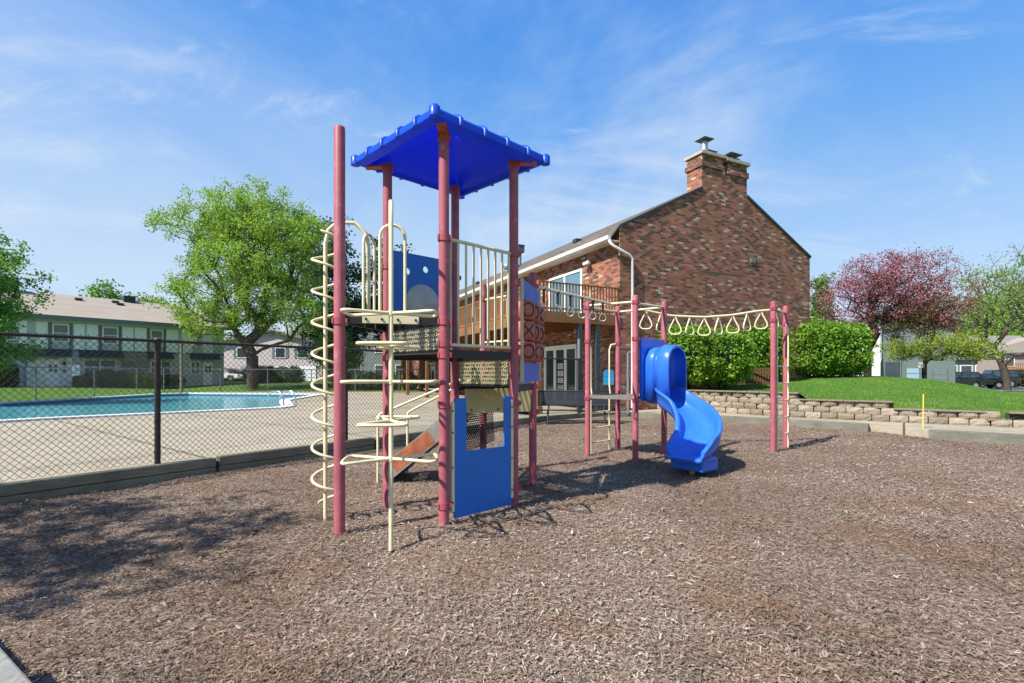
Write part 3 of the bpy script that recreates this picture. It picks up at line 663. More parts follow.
for k in 'ABCD': post(k, 3.05, clamps=(2.92, 2.25, 1.12))
for k in 'EF': post(k, 3.10, clamps=(2.95, 2.7))
def v3(k, z, dx=0, dy=0): return (Pn[k][0]+dx, Pn[k][1]+dy, z)
def inset(a, b, ia, ib=None):
    a = Vector(a); b = Vector(b); d_ = (b-a).normalized(); return a+d_*ia, b-d_*(ia if ib is None else ib)
# ---- decks
def deck(keys, ztop, mat_edge='black', hb=.09, thin=()):
    c = Vector((sum(Pn[k][0] for k in keys)/len(keys), sum(Pn[k][1] for k in keys)/len(keys)))
    tri = [(Vector(Pn[k])+(c-Vector(Pn[k])).normalized()*.05) for k in keys]
    o = rp(uvtri('deck', [(p.x, p.y) for p in tri], ztop-.02, M['perfblack'] if mat_edge == 'black' else M['greydeck'], None))
    for i in range(len(keys)):
        hh_ = .03 if i in thin else hb; a, b = inset(v3(keys[i], ztop-hh_/2), v3(keys[(i+1) % len(keys)], ztop-hh_/2), .055)
        B = MB(); B.bar(a, b, .03, hh_); B.build('deck_beam', M[mat_edge], o)
    return o
d1 = deck(['P0', 'N', 'L'], 2.20); deck(['N', 'Rr', 'Bk', 'L'], 1.86, thin=(3,)); deck(['Rr', 'P5', 'Bk'], 1.47, thin=(2,)); deck(['Bk', 'P5', 'P6'], 1.10, thin=(0,))
deck(['A', 'C', 'D', 'B'], 1.19, 'greydeck', .07)
a, b = inset(v3('P0', 2.155), v3('N', 2.155), .22, .26); nrm = Vector((.26, -1.0, 0)).normalized()*.022
B = MB(); B.bar(a+nrm, b+nrm, .012, .085); o = rp(B.build('deck_plate', M['cream'], bevel=.003))
B = MB()
for f in (.06, .34, .62, .94):
    p = a.lerp(b, f)+nrm*1.3; B.tube([p, p+nrm*.5], .013, 8)
B.build('bolt', M['black'], o)
# ---- risers
def riser(ka, kb, z0, z1, mat, ia=.08, name='riser_panel'):
    a, b = inset(v3(ka, z0), v3(kb, z0), ia); h = Vector((0, 0, z1-z0)); return rp(uvquad(name, (a, b, b+h, a+h), mat, None))
riser('L', 'N', 1.82, 2.12, M['perfcream']); riser('Bk', 'Rr', 1.44, 1.78, M['perfcream'], .1)
riser('Rr', 'P5', 1.47, 1.56, M['yellowcream'])
a, b = inset(v3('Bk', 1.07, .02, -.07), v3('P5', 1.07, .02, -.07), .12, .06); B = MB(); B.bar(a+Vector((0,0,.165)), b+Vector((0,0,.165)), .015, .33); o = rp(B.build('riser_panel', M['yellowcream'], bevel=.004))
B = MB()
for f in (.1, .5, .8): p = a.lerp(b, f)+Vector((.0, -.012, .045)); B.tube([p, p+Vector((0, -.01, 0))], .013, 8)
B.build('bolt', M['black'], o)
# ---- guard rail N-R
a, b = inset(v3('N', 3.03), v3('Rr', 3.03), .05); lo = Vector((0, 0, 1.91-3.03)); B = MB()
B.tube([a, b], .019, 10); g = rp(B.build('guard_rail', M['cream'])); B = MB(); B.tube([a+lo, b+lo], .019, 10); B.build('bottom_rail', M['cream'], g)
for i in range(9):
    p = a.lerp(b, .035+.93*i/8); B = MB(); B.bar(p, p+lo, .028, .012, (b-a)); B.build('picket', M['cream'], g)
a2, b2 = inset(v3('Bk', 2.85), v3('Rr', 2.85), .05); 
# ---- back rail on R-P5 / B-P6 low guard
for z_ in (2.78, 2.1): B = MB(); B.tube([v3('P5', z_), v3('P6', z_)], .016, 8); rp(B.build('side_rail', M['cream']))
# ---- bubble panel L-Bk
a, b = inset(v3('L', 1.95), v3('Bk', 1.95), .07); W_ = (b-a).length; H_ = 1.16; ex = (b-a).normalized(); ez = Vector((0, 0, 1)); en = ex.cross(ez)
def panel_with_holes(name, a, ex, W, H, holes, th, mat, notch=None):
    bm = bmesh.new(); edges = []
    outer = [(0, 0), (W, 0), (W, H), (0, H)] if notch is None else notch
    loops = [outer]+[[(cx+r*math.cos(2*math.pi*i/24), cz+r*math.sin(2*math.pi*i/24)) for i in range(24)] for cx, cz, r in holes]
    for lp in loops:
        vs_ = [bm.verts.new(a+ex*u+ez*v) for u, v in lp]
        for i in range(len(vs_)): edges.append(bm.edges.new((vs_[i], vs_[(i+1) % len(vs_)])))
    bmesh.ops.triangle_fill(bm, use_beauty=True, edges=edges); r = bmesh.ops.extrude_face_region(bm, geom=list(bm.faces))
    n_ = ex.cross(ez); bmesh.ops.translate(bm, vec=n_*th, verts=[e for e in r['geom'] if isinstance(e, bmesh.types.BMVert)]); bmesh.ops.recalc_face_normals(bm, faces=bm.faces)
    me = bpy.data.meshes.new(name); bm.to_mesh(me); bm.free(); me.materials.append(mat); o = bpy.data.objects.new(name, me); sc.collection.objects.link(o); return rp(o)
bp = panel_with_holes('bubble_panel', a, ex, W_, H_, [(.43, .53, .27), (.20, .93, .042), (.47, .99, .042), (.74, .93, .042)], .02, M['blue'])
B = MB(); c = a+ex*.43+ez*.53; vv = []; nu, nv = 24, 8
for j in range(nv+1):
    ph = math.pi/2*j/nv
    for i in range(nu):
        th = 2*math.pi*i/nu; vv.append(c+en*.27*.35*math.cos(ph)+(ex*math.cos(th)+ez*math.sin(th))*.275*math.sin(ph))
B.add(vv, [(j*nu+i, (j+1)*nu+i, (j+1)*nu+(i+1) % nu, j*nu+(i+1) % nu) for j in range(nv) for i in range(nu)], True); B.build('bubble_window', M['dome'], bp)
B = MB(); B.bar(a-ex*.02+ez*.0, a-ex*.02+ez*H_, .05, .03, ex); B.build('edge_strip', M['cream'], bp)
# ---- store-front panel N-R
a, b = inset(v3('N', .06), v3('Rr', .06), .13, .05); a += Vector((0,-.02,0)); b += Vector((0,-.02,0)); ex = (b-a).normalized(); W_ = (b-a).length
fp = panel_with_holes('lower_panel', a, ex, W_, 1.28, [], .018, M['blue'], [(0, 0), (W_, 0), (W_, 1.28), (W_-.12, 1.28), (W_-.12, .70), (.16, .70), (.16, 1.28), (0, 1.28)])
fp['label'] = 'flat blue plastic panel with a square cut-out under the tower'
for f, s_ in ((a-ex*.025, 0), (b+ex*.0, 1)):
    B = MB(); B.bar(f+ez*.08-en*.0, f+ez*1.24, .055, .035, ex); q = B.build('edge_strip', M['cream'], fp)
    B = MB()
    for zz in (.18, .55, .92, 1.15): p = f+ez*zz+Vector((.012, -.02, 0)); B.tube([p, p+Vector((.004, -.012, 0))], .010, 8)
    B.build('bolt', M['black'], fp)
for k in ('N', 'Rr'):
    for z in (1.26, .23):
        c = Vector(v3(k, z)); q = c+ex*(.14 if k == 'N' else -.02)+Vector((0, -.02, 0)); B = MB(); B.tube([c-ex*.02, q if k == 'N' else c+Vector((.09, -.01, 0))], .022, 10); B.build('panel_arm', M['clamp'], fp)
# ---- canopy
cc = Vector((-.7427, 6.015)); e1 = (Vector(Pn['Rr'])-Vector(Pn['N'])).normalized(); e2 = (Vector(Pn['L'])-Vector(Pn['N'])).normalized()
zc_ = 4.15; hw1, hw2 = .82, .82
def cp(u, v, z): q = cc+e1*u+e2*v; return (q.x, q.y, z)
can = MB(); prof = [(1.0, 0, .0), (1.0, 0, .085), (.97, 0, .10), (.60, 0, .30), (.12, 0, .52), (0, 0, .53)]
def ring(f, z): return [cp(sx*hw1*f, sy*hw2*f, zc_+z) for sx, sy in ((-1,-1), (1,-1), (1,1), (-1,1))]
rings = [ring(.88, -.055), ring(1.0, -.02), ring(1.0, .045), ring(.965, .075), ring(.12, .42), ring(.02, .425)]
vv = sum(rings, []); can.add(vv, [(i*4+k, i*4+(k+1) % 4, (i+1)*4+(k+1) % 4, (i+1)*4+k) for i in range(5) for k in range(4)])
inner = [ring(.88, -.055), ring(.86, .0), ring(.76, .03), ring(.10, .33), ring(.01, .33)]; vv = sum(inner, [])
can.add(vv, [(i*4+k, (i+1)*4+k, (i+1)*4+(k+1) % 4, i*4+(k+1) % 4) for i in range(4) for k in range(4)])
canopy = rp(can.build('canopy', M['roofblue'], bevel=.008, fix=False)); canopy['label'] = 'square blue plastic pyramid roof over the tower'
for side in range(4):
    for j in range(4):
        f = (-.6+.4*j)
        u, v = ((f, -1), (1, f), (f, 1), (-1, f))[side]; du, dv = ((0, -1), (1, 0), (0, 1), (-1, 0))[side]
        B = MB(); c0 = Vector(cp(u*hw1, v*hw2, zc_)); o_ = (e1*du+e2*dv); o3 = Vector((o_.x, o_.y, 0))
        B.tube([c0-ez*.025, c0+ez*.05, c0-o3*.035+ez*.078, c0-o3*.25+ez*.15], .026, 10)
        B.build('canopy_rib', M['roofblue'], canopy)
for sx, sy in ((-1,-1), (1,-1), (1,1), (-1,1)): B = MB(); B.tube([cp(sx*hw1*.98, sy*hw2*.98, zc_-.035), cp(sx*hw1*.98, sy*hw2*.98, zc_+.06), cp(sx*hw1*.98, sy*hw2*.98, zc_+.08)], [.055, .055, .035], 14); B.build('canopy_corner', M['roofblue'], canopy)
for k in ('N', 'Rr', 'Bk', 'L'):
    p = Vector(v3(k, 4.115)); o_ = (Vector(Pn[k])-cc).normalized(); o3 = Vector((o_.x, o_.y, 0)); B = MB(); B.bar(p-o3*.05, p+o3*.27-ez*.01, .10, .02); B.tube([p-ez*.06, p+ez*.02], .068, 14); B.build('roof_bracket', M['bracket'], canopy)
# ---- loop climber
lx, ly = -1.113, 4.60; B = MB()
B.tube([(lx, ly, -.02), (lx, ly, 3.05), (lx-.01, ly+.04, 3.15), (lx-.04, ly+.16, 3.24), (lx-.09, ly+.36, 3.24), (lx-.12, ly+.48, 3.15), (lx-.13, ly+.53, 3.0), (lx-.13, ly+.53, 2.2)], .0215, 12)
lc = rp(B.build('loop_climber', M['cream'])); lc['label'] = 'cream pole climber with stacked cloverleaf loop steps in front of the tower'
def eight(z, ang, tilt=0):
    key = [(0, 0), (.10, .055), (.22, .125), (.32, .19), (.385, .20), (.41, .13), (.415, 0), (.41, -.13), (.385, -.20), (.32, -.19), (.22, -.125), (.10, -.055), (0, 0)]
    for sgn in (1, -1):
        pts = []
        for i in range(len(key)-1):
            for q in range(3):
                f = q/3; p0 = Vector(key[max(i-1, 0)]); p1 = Vector(key[i]); p2 = Vector(key[i+1]); p3 = Vector(key[min(i+2, len(key)-1)])
                w_ = .5*((2*p1)+(p2-p0)*f+(2*p0-5*p1+4*p2-p3)*f*f+(3*p1-p0-3*p2+p3)*f**3); u, v = w_
                pts.append((lx+sgn*(u*math.cos(ang)-v*math.sin(ang)), ly+sgn*(u*math.sin(ang)+v*math.cos(ang)), z+sgn*tilt*u))
        pts.append((lx, ly, z)); B = MB(); B.tube(pts, .0155, 8); B.build('loop', M['cream'], lc)
for z, an, tl_ in ((.82, .15, .0), (1.17, 1.62, 0), (1.53, .10, 0), (1.86, 1.60, 0), (2.16, .12, .0)): eight(z, an, tilt=tl_)
B = MB()
for z in (.82, 1.17, 1.53, 1.86, 2.16): B.tube([(lx, ly, z-.02), (lx, ly, z+.02)], .028, 12)
B.build('collar', M['cream'], lc)
def hoop(c, dirv, half, z0, z1, r=.0165):
    d_ = Vector((dirv[0], dirv[1], 0)).normalized(); c = Vector((c[0], c[1], 0)); pts = [c-d_*half+ez*z0, c-d_*half+ez*(z1-half)]
    for i in range(1, 8): an = math.pi*i/8; pts.append(c-d_*half*math.cos(an)+ez*(z1-half+half*math.sin(an)))
    pts += [c+d_*half+ez*(z1-half), c+d_*half+ez*z0]; return pts
B = MB(); B.tube(hoop((-1.225, 5.13), (1, .26), .125, 2.12, 3.13), .0165, 10); rp(B.build('hand_hoop', M['cream']))
B = MB(); B.tube(hoop((-1.60, 5.60), (.21, .98), .125, 2.12, 3.16), .0165, 10); rp(B.build('hand_hoop', M['cream']))
# ---- spiral climber
sx_, sy_ = -2.03, 5.44; B = MB()
B.tube([(sx_, sy_, -.02), (sx_, sy_, 3.02), (sx_+.03, sy_+.01, 3.17), (sx_+.12, sy_+.03, 3.26), (sx_+.30, sy_+.06, 3.26), (sx_+.41, sy_+.09, 3.16), (sx_+.44, sy_+.10, 3.0), (sx_+.44, sy_+.10, 2.2)], .0215, 12)
sp = rp(B.build('spiral_climber', M['cream'])); sp['label'] = 'cream corkscrew climbing coil around a pole left of the tower'
pts = []; turns = 8.7
for i in range(int(turns*22)+1):
    th = 2*math.pi*i/22; z = .18+.338*th/(2*math.pi); pts.append((sx_+.03+.165*math.cos(-th+2.6), sy_+.165*math.sin(-th+2.6), z))
B = MB(); B.tube(pts, .0150, 8); B.build('coil', M['cream'], sp)
# ---- tic tac toe panel
a = Vector((.12, 6.08, 0)); b = Vector((.375, 7.02, 0)); ex = (b-a).normalized(); en2 = Vector((ex.y, -ex.x, 0))
def tp(u, z, off=0): return a+ex*u+en2*off+ez*z
W_ = (b-a).length; B = MB(); B.bar(tp(0, 2.64), tp(W_, 2.64), .02, .24); tt = rp(B.build('game_panel', M['lblue'])); B = MB(); B.bar(tp(0, 1.62), tp(W_, 1.62), .02, .25); B.build('board', M['lblue'], tt); tt['label'] = 'noughts and crosses spinner panel with orange drums between blue boards'
for u in (.0, W_): B = MB(); B.bar(tp(u, 1.5, .0), tp(u, 2.76, 0), .035, .03, ex); B.build('edge_strip', M['cream'], tt)
for r_ in range(3):
    for c_ in range(3):
        u = .17+.29*c_; z0 = 1.76+.255*r_; B = MB(); B.tube([tp(u, z0), tp(u, z0+.02), tp(u, z0+.225), tp(u, z0+.24)], [.10, .125, .125, .10], 18); dr = B.build('drum', M['orange'], tt)
        c = tp(u, z0+.12, .0); 
        for ang_, kind in (((.95, 'o'), (-1.1, 'x'), (2.9, 'x')) if (r_+c_) % 3 != 1 else ((.95, 'x'), (-1.1, 'o'), (2.9, 'o'))):
            dn = (en2*math.cos(ang_)-ex*math.sin(ang_)); ds = (en2*math.sin(ang_)+ex*math.cos(ang_)); B = MB()
            def cy(u_, v_): an = u_/.127; return c+(dn*math.cos(an)+ds*math.sin(an))*.128+ez*v_
            if kind == 'o': B.tube([cy(.08*math.cos(t_), .082*math.sin(t_)) for t_ in np.linspace(0, 2*math.pi, 17)[:-1]], .008, 5, closed=True)
            else:
                for sg in (1, -1): B.tube([cy(q*.07, sg*q*.075) for q in np.linspace(-1, 1, 7)], .008, 5)
            B.build('mark', M['mark'], dr)
# ---- stairs going down to the left from the low deck
st0 = Vector((-.66, 7.42, 1.06)); st1 = Vector((-1.86, 7.62, .12)); sw = Vector((.08, .60, 0)); 
dirs = (st1-st0); nst = 4; B = MB()
stair = None
for s_, m_ in ((0, 'steelorange'), (1, 'steel')):
    o3 = sw*(s_-.5)*1.0; B = MB(); B.bar(st0+o3+ez*.02, st1+o3-ez*.02, .03, .24); o = B.build('stair_stringer', M['steel']); rp(o)
    B = MB(); B.bar(st0.lerp(st1, .38)+o3+ez*.0, st0.lerp(st1, .86)+o3-ez*.0, .036, .20); B.build('stringer_reflection', M['steelorange'], o)  # thin patch painting the orange reflection on the middle of the stringer
    if stair is None: stair = o
B = MB(); o3 = sw*.5
for i in range(nst):
    c = st0+dirs*((i+.7)/nst); B.bar(c-o3, c+o3, .27, .03)
stp = rp(B.build('stair_treads', M['black']))
o = rp(uvquad('stair_underside', (st0-o3-ez*.14, st0+o3-ez*.14, st1+o3-ez*.14, st1-o3-ez*.14), M['perfblack'], None))
o = rp(uvquad('stair_riser', (Vector((-.70, 7.2, .45)), Vector((-.25, 7.35, .62)), Vector((-.28, 7.35, 1.05)), Vector((-.72, 7.2, 1.0))), M['perfblack'], None))
for s_, xx, yy, zz in ((0, -1.98, 7.38, 1.02), (1, -1.66, 7.94, 1.02)):
    top = Vector((-.72+s_*.1, 7.05+s_*.65, 1.52)); B = MB()
    p1 = Vector((xx, yy, 0)); p2 = Vector((xx, yy, zz-.08)); p3 = Vector((xx+.06, yy, zz)); B.tube([p1-ez*.03, p2, p2+Vector((.015, 0, .05)), p3, top+(p3-top)*.02, top], .0185, 10); rp(B.build('stair_handrail', M['cream']))
# ---- ring beam
r0 = Vector((.33, 7.2, 2.86)); r1 = Vector((1.89, 9.58, 2.94)); B = MB(); B.tube([r0, r0.lerp(r1, .5), r1], .024, 10)
rb = rp(B.build('ring_beam', M['cream'])); rb['label'] = 'overhead cream beam with six hanging trapeze rings'
B = MB(); B.tube([v3('A', 2.96), v3('C', 2.93)], .0215, 10); B.tube([v3('P5', 2.85), r0], .022, 8); B.build('cross_bar', M['cream'], rb)
for i in range(6):
    c = r0.lerp(r1, .09+.155*i); h_ = MB(); h_.tube([c+ez*.0, c-ez*.03], .03, 8); h_.bar(c-ez*.03, c-ez*.21, .045, .018, (1, .5, 0)); s0 = h_.build('ring_strap', M['black'], rb)
    dv_ = Vector((.8, -.3, 0)).normalized()*(1 if i % 2 else .9); rp_ = []
    for q in range(15):
        th = math.pi*2*q/15; rp_.append(c-ez*(.275+.075*(-math.cos(th)))+dv_*.058*math.sin(th)*(1.0-.45*math.cos(th)))
    B = MB(); B.tube(rp_, .009, 6, closed=True); B.build('ring', M['steel'], s0)
# ---- square platform extras: ladder and grab bars at A-B side
ab = (Vector(Pn['B'])-Vector(Pn['A'])).normalized(); out = Vector((-ab.y, ab.x)); A3 = Vector((*Pn['A'], 0)); ab3 = Vector((*ab, 0)); ou3 = Vector((*out, 0))
B = MB()
for f in (.20, .86):
    b0 = A3+ab3*f+ou3*.07; pp = A3+ab3*(.0 if f < .5 else 1.07)
    B.tube([b0-ez*.02, b0+ez*1.12], .017, 8)
    B.tube([b0-ou3*.02+ez*1.15, b0-ou3*.02+ez*1.22, b0+ez*1.35, b0+ez*2.12, b0.lerp(pp, .18)+ez*2.22, pp+ez*2.25], .017, 8)
for z in (.2, .5, .82): B.tube([A3+ab3*.20+ou3*.07+ez*z, A3+ab3*.86+ou3*.07+ez*z], .014, 8)
rp(B.build('platform_ladder', M['cream']))
B = MB(); B.tube([v3('A', 2.55, 0, 0), v3('A', 2.55)], .01, 6); 
B = MB(); B.tube([v3('C', 2.90), v3('D', 2.93)], .0215, 10); B.tube([v3('B', 2.93), v3('D', 2.93)], .0215, 10); B.tube([v3('A', 2.93), v3('B', 2.93)], .0215, 10); rp(B.build('cross_bar', M['cream']))
# ---- overhead loop ladder D -> E
q0 = Vector((2.65, 10.34, 2.94)); q1 = Vector((5.70, 10.65, 2.96)); zs = [(0, 2.94), (.1, 2.88), (.22, 2.81), (.45, 2.79), (.65, 2.84), (.85, 2.94), (1, 2.97)]
def oh(t_): p = q0.lerp(q1, t_); p.z = float(np.interp(t_, [a_ for a_, _ in zs], [b_ for _, b_ in zs])); return p
B = MB(); B.tube([oh(i/24) for i in range(25)], .024, 10); ol = rp(B.build('overhead_loop_ladder', M['cream'])); ol['label'] = 'cream overhead beam with triangular hanging loop handles'
B = MB(); B.tube([v3('E', 2.95), v3('F', 2.95)], .0215, 10); B.build('cross_bar', M['cream'], ol)
for i in range(10):
    t_ = .04+.103*i; c = oh(t_); an = (.55 if i % 2 else -.35); dv_ = Vector((math.cos(an), math.sin(an), 0)); pts = [c, c-ez*.10+dv_*.035, c-ez*.24+dv_*.105, c-ez*.32+dv_*.125, c-ez*.375+dv_*.08, c-ez*.385, c-ez*.375-dv_*.08, c-ez*.32-dv_*.125, c-ez*.24-dv_*.105, c-ez*.10-dv_*.035]
    B = MB(); B.tube(pts, .0155, 8, closed=True); B.build('loop_handle', M['cream'], ol)
# ---- end ladder E-F
e3 = Vector((*Pn['E'], 0)); f3 = Vector((*Pn['F'], 0)); ef = (f3-e3).normalized(); on = Vector((ef.y, -ef.x, 0)); B = MB()
ra = e3+ef*.10+on*.05; rb_ = f3-ef*.05+on*.06
B.tube([ra-ez*.02, ra+ez*2.7], .017, 8); B.tube([rb_-ez*.02, rb_+ez*2.6, rb_+ez*2.7-on*.05], .017, 8)
for k in range(5): B.tube([ra+ez*(.32+.36*k), rb_+ez*(.32+.36*k)], .014, 8)
rp(B.build('end_ladder', M['cream']))
# ---- blue slide
cdv = (Vector(Pn['D'])-Vector(Pn['C'])).normalized(); cd3 = Vector((*cdv, 0)); outv = Vector((cdv.y, -cdv.x, 0)); C3 = Vector((*Pn['C'], 0))
B = MB(); pa = C3+cd3*.10+outv*.03; pb = C3+cd3*.97+outv*.03; mid = (pa+pb)/2
Wp = (pb-pa).length; ex = cd3; 
slide = panel_with_holes('slide', pa+ez*1.10, cd3, Wp, 1.17, [], .035, M['slide']); slide['label'] = 'bright blue moulded plastic slide with hood and curved chute'
def sweep(profile_at, name, closed_ends=True, mat='slide', bevel=0):
    n_ = len(profile_at[0]); vv = sum(profile_at, []); m_ = len(profile_at); fs = [(i*n_+k, i*n_+(k+1) % n_, (i+1)*n_+(k+1) % n_, (i+1)*n_+k) for i in range(m_-1) for k in range(n_)]
    B = MB(); B.add(vv, fs, True)
    if closed_ends: B.add(profile_at[0], [tuple(range(n_))]); B.add(profile_at[-1], [tuple(range(n_))[::-1]])
    return B.build(name, M[mat], slide)
def archprof(o_, hw, z0, z1, th):
    def arc(h, zt_):
        pts = [(-h, z0)]; rr_ = h*.96
        for i in range(13):
            an = math.pi*i/12; pts.append((-h*math.cos(an), zt_-rr_+rr_*math.sin(an)**.85))
        pts.append((h, z0)); return pts
    o1 = arc(hw, z1); i1 = arc(hw-th, z1-th)[::-1]; return [mid+outv*o_+cd3*u+ez*v for u, v in o1+i1]
rings_ = []
for o_, h_, zt_ in ((.03, .31, 2.09), (.05, .325, 2.105), (.19, .33, 2.11), (.215, .32, 2.095), (.235, .285, 2.045), (.26, .285, 2.045), (.28, .33, 2.12), (.305, .36, 2.15), (.50, .365, 2.14), (.53, .355, 2.12)):
    rings_.append(archprof(o_, h_, 1.12, zt_, .035))
hood = sweep(rings_, 'slide_hood')
ctr = [mid+outv*.02+ez*1.10, mid+outv*.30+ez*1.09, Vector((2.97, 9.12, .99)), Vector((3.12, 8.76, .80)), Vector((3.13, 8.42, .60)), Vector((3.02, 8.14, .42)), Vector((2.84, 7.95, .30)), Vector((2.70, 7.84, .28))]
def cr(P_, t_):
    n_ = len(P_)-1; i = min(int(t_*n_), n_-1); f = t_*n_-i; p0 = P_[max(i-1, 0)]; p1 = P_[i]; p2 = P_[i+1]; p3 = P_[min(i+2, n_)]
    return .5*((2*p1)+(p2-p0)*f+(2*p0-5*p1+4*p2-p3)*f*f+(3*p1-p0-3*p2+p3)*f**3)
prof = [(-.27, .27), (-.262, .12), (-.225, .035), (-.14, 0), (0, -.01), (.14, 0), (.225, .035), (.262, .12), (.27, .27), (.30, .292), (.335, .285), (.345, .25), (.325, .235), (.315, .08), (.27, -.02), (.15, -.06), (-.15, -.06), (-.27, -.02), (-.315, .08), (-.325, .235), (-.345, .25), (-.335, .285), (-.30, .292)]
rr_ = []; NS = 44
for i in range(NS+1):
    t_ = i/NS; c = cr(ctr, t_); tg = cr(ctr, min(1, t_+.01))-cr(ctr, max(0, t_-.01)); tg.z = 0; tg.normalize(); sd_ = Vector((-tg.y, tg.x, 0))
    hs_ = 1.0-.50*float(sst(.80, 1.0, t_)); hs_ *= min(1, .75+t_*1.2) if t_ < .25 else 1
    rr_.append([c+sd_*u*(.84+.24*float(sst(.08, .34, t_)))+ez*(v*(hs_ if v > .1 else 1)) for u, v in prof])
chute = sweep(rr_, 'slide_chute')
B = MB(); c = Vector((2.86, 8.02, 0)); tg = Vector((-.80, -.6, 0)).normalized(); sd3 = Vector((-tg.y, tg.x, 0))
B.bar(c+sd3*.30+ez*.16-tg*.10, c-sd3*.30+ez*.16-tg*.10, .44, .19); B.build('slide_base', M['slide'], slide, bevel=.03)
B = MB(); B.bar(c+sd3*.33+ez*.262-tg*.0, c-sd3*.33+ez*.262-tg*.0, .50, .07); B.build('slide_lip', M['slide'], slide, bevel=.03)
B = MB(); B.tube([c-tg*.05+ez*-.03, c-tg*.05+ez*.10], .04, 10); B.build('slide_foot', M['yellow'], slide)

# ================================================================== CLUBHOUSE
rzB = math.atan2(.443, .897); ch = empty('brick_clubhouse', (4.1, 19.0, .2), rzB); tag(ch, 'two storey reclaimed brick building with gable wall, twin chimney and wooden balcony', 'building')
Wd, Ln, EZ, AZ = 11.4, 34.0, 6.98, 9.86
B = MB(); B.ext([(0, -.3), (Wd, -.3), (Wd, EZ), (Wd/2, AZ), (0, EZ)], 1, 0, Ln); B.build('wall', M['brick'], ch)
sl_ = (AZ-EZ)/(Wd/2)
B = MB()
for sg in (0, 1):
    x_e = -.42 if sg == 0 else Wd+.04; z_e = EZ-.42*sl_-.30 if sg == 0 else EZ-.04*sl_; xr = Wd/2
    B.ext([(x_e, z_e+.02), (-.02, EZ+.02), (xr, AZ+.02), (xr, AZ+.09), (-.02, EZ+.09), (x_e, z_e+.12)] if sg == 0 else [(xr, AZ+.02), (x_e, z_e+.02), (x_e, z_e+.09), (xr, AZ+.09)], 1, .0, Ln+.3)
roof = B.build('roof', M['shingle'], ch)
for xa, xb in ((-.03, 4.27), (7.0, Wd+.05)):
    za_, zb_ = [(EZ+x*sl_ if x < Wd/2 else EZ+(Wd-x)*sl_) for x in (xa, xb)]; B = MB(); B.ext([(xa, za_+.015), (xb, zb_+.015), (xb, zb_+.115), (xa, za_+.115)], 1, -.05, -.003); B.build('rake_trim', M['darkgreen'], roof)
ze = EZ-.42*sl_-.30
B = MB(); B.bx(-.40, -.003, .02, Ln, ze-.03, ze+.0); B.build('soffit', M['white'], ch)
B = MB(); B.ext([(-.40, ze-.02), (-.54, ze+.02), (-.56, ze+.15), (-.42, ze+.15), (-.41, ze+.12)], 1, .02, Ln); B.build('gutter', M['white'], ch)
B = MB(); B.tube([(-.46, .10, ze+.05), (-.46, .0, ze-.12), (-.40, -.08, ze-.24), (.40, -.08, ze-.52), (.53, -.08, ze-.64), (.53, -.08, .1)], .05, 8); B.build('downspout', M['white'], ch)
B = MB()
for y in (3.5, 9.5, 15): B.box((.4, y, EZ+.35), (.3, .3, .16))
B.build('roof_vent', M['darkgreen'], roof)
# turbine vent and flue
B = MB(); B.tube([(1.5, 13, EZ+.6), (1.5, 13, EZ+1.0)], .12, 10); B.ellipsoid((1.5, 13, EZ+1.15), (.25, .25, .24), 12, 8); B.build('turbine_vent', M['steel'], roof)
B = MB(); B.tube([(1.2, 10.6, EZ+.5), (1.2, 10.6, EZ+1.45)], .07, 8); B.box((1.2, 10.6, EZ+1.65), (.36, .36, .38)); B.box((1.2, 10.6, EZ+1.87), (.42, .42, .04)); B.build('flue', M['caprust'], roof)
# chimney
x0, x1 = 4.27, 7.0; xm0, xm1 = 5.5, 5.82; ct = 10.62
B = MB(); B.bx(x0, x1, -.006, .82, 8.6, 9.95); B.bx(x0, xm0, -.006, .82, 9.95, ct); B.bx(xm1, x1, -.006, .82, 9.95, ct-.06); B.bx(xm0, xm1, .35, .82, 9.95, ct-.1)
chim = B.build('chimney', M['brick'], ch)
B = MB(); B.bx(x0-.06, xm0+.05, -.06, .88, 10.10, 10.30); B.bx(xm1-.05, x1+.07, -.06, .88, 10.02, 10.26); B.build('corbel', M['brick'], chim)
B = MB(); B.bx(x0-.07, xm0+.14, -.10, .92, ct, ct+.12); B.bx(xm1-.16, x1+.10, -.12, .90, ct-.06, ct+.07); B.build('chimney_crown', M['crown'], chim)
B = MB(); B.ext([(xm0+.02, 9.95), (xm1-.02, 9.95), (xm1-.02, 10.12), ((xm0+xm1)/2, 10.22), (xm0+.02, 10.12)], 1, .1, .34); B.build('niche_stone', M['coping'], chim)
for (cx, cy, zb, hh_, s_) in ((4.75, .3, ct+.1, .62, .30), (5.25, .6, ct+.1, .28, .32), (6.25, .25, ct+.03, .26, .38), (6.75, .65, ct+.03, .33, .30)):
    B = MB(); B.tube([(cx, cy, zb), (cx, cy, zb+hh_)], [.17, .13], 12); B.build('flue_pipe', M['steel'], chim)
    B = MB(); vv = [(cx+a_*s_, cy+b_*s_, zb+hh_+.05) for a_, b_ in ((-1,-1), (1,-1), (1,1), (-1,1))]+[(cx, cy, zb+hh_+.20)]
    B.add(vv, [(0,1,4), (1,2,4), (2,3,4), (3,0,4), (3,2,1,0)]); B.build('flue_cap', M['caprust'], chim)
B = MB(); B.box((7.37, -.03, 6.45), (.30, .06, .2)); B.build('wall_vent', M['greywood'], ch)
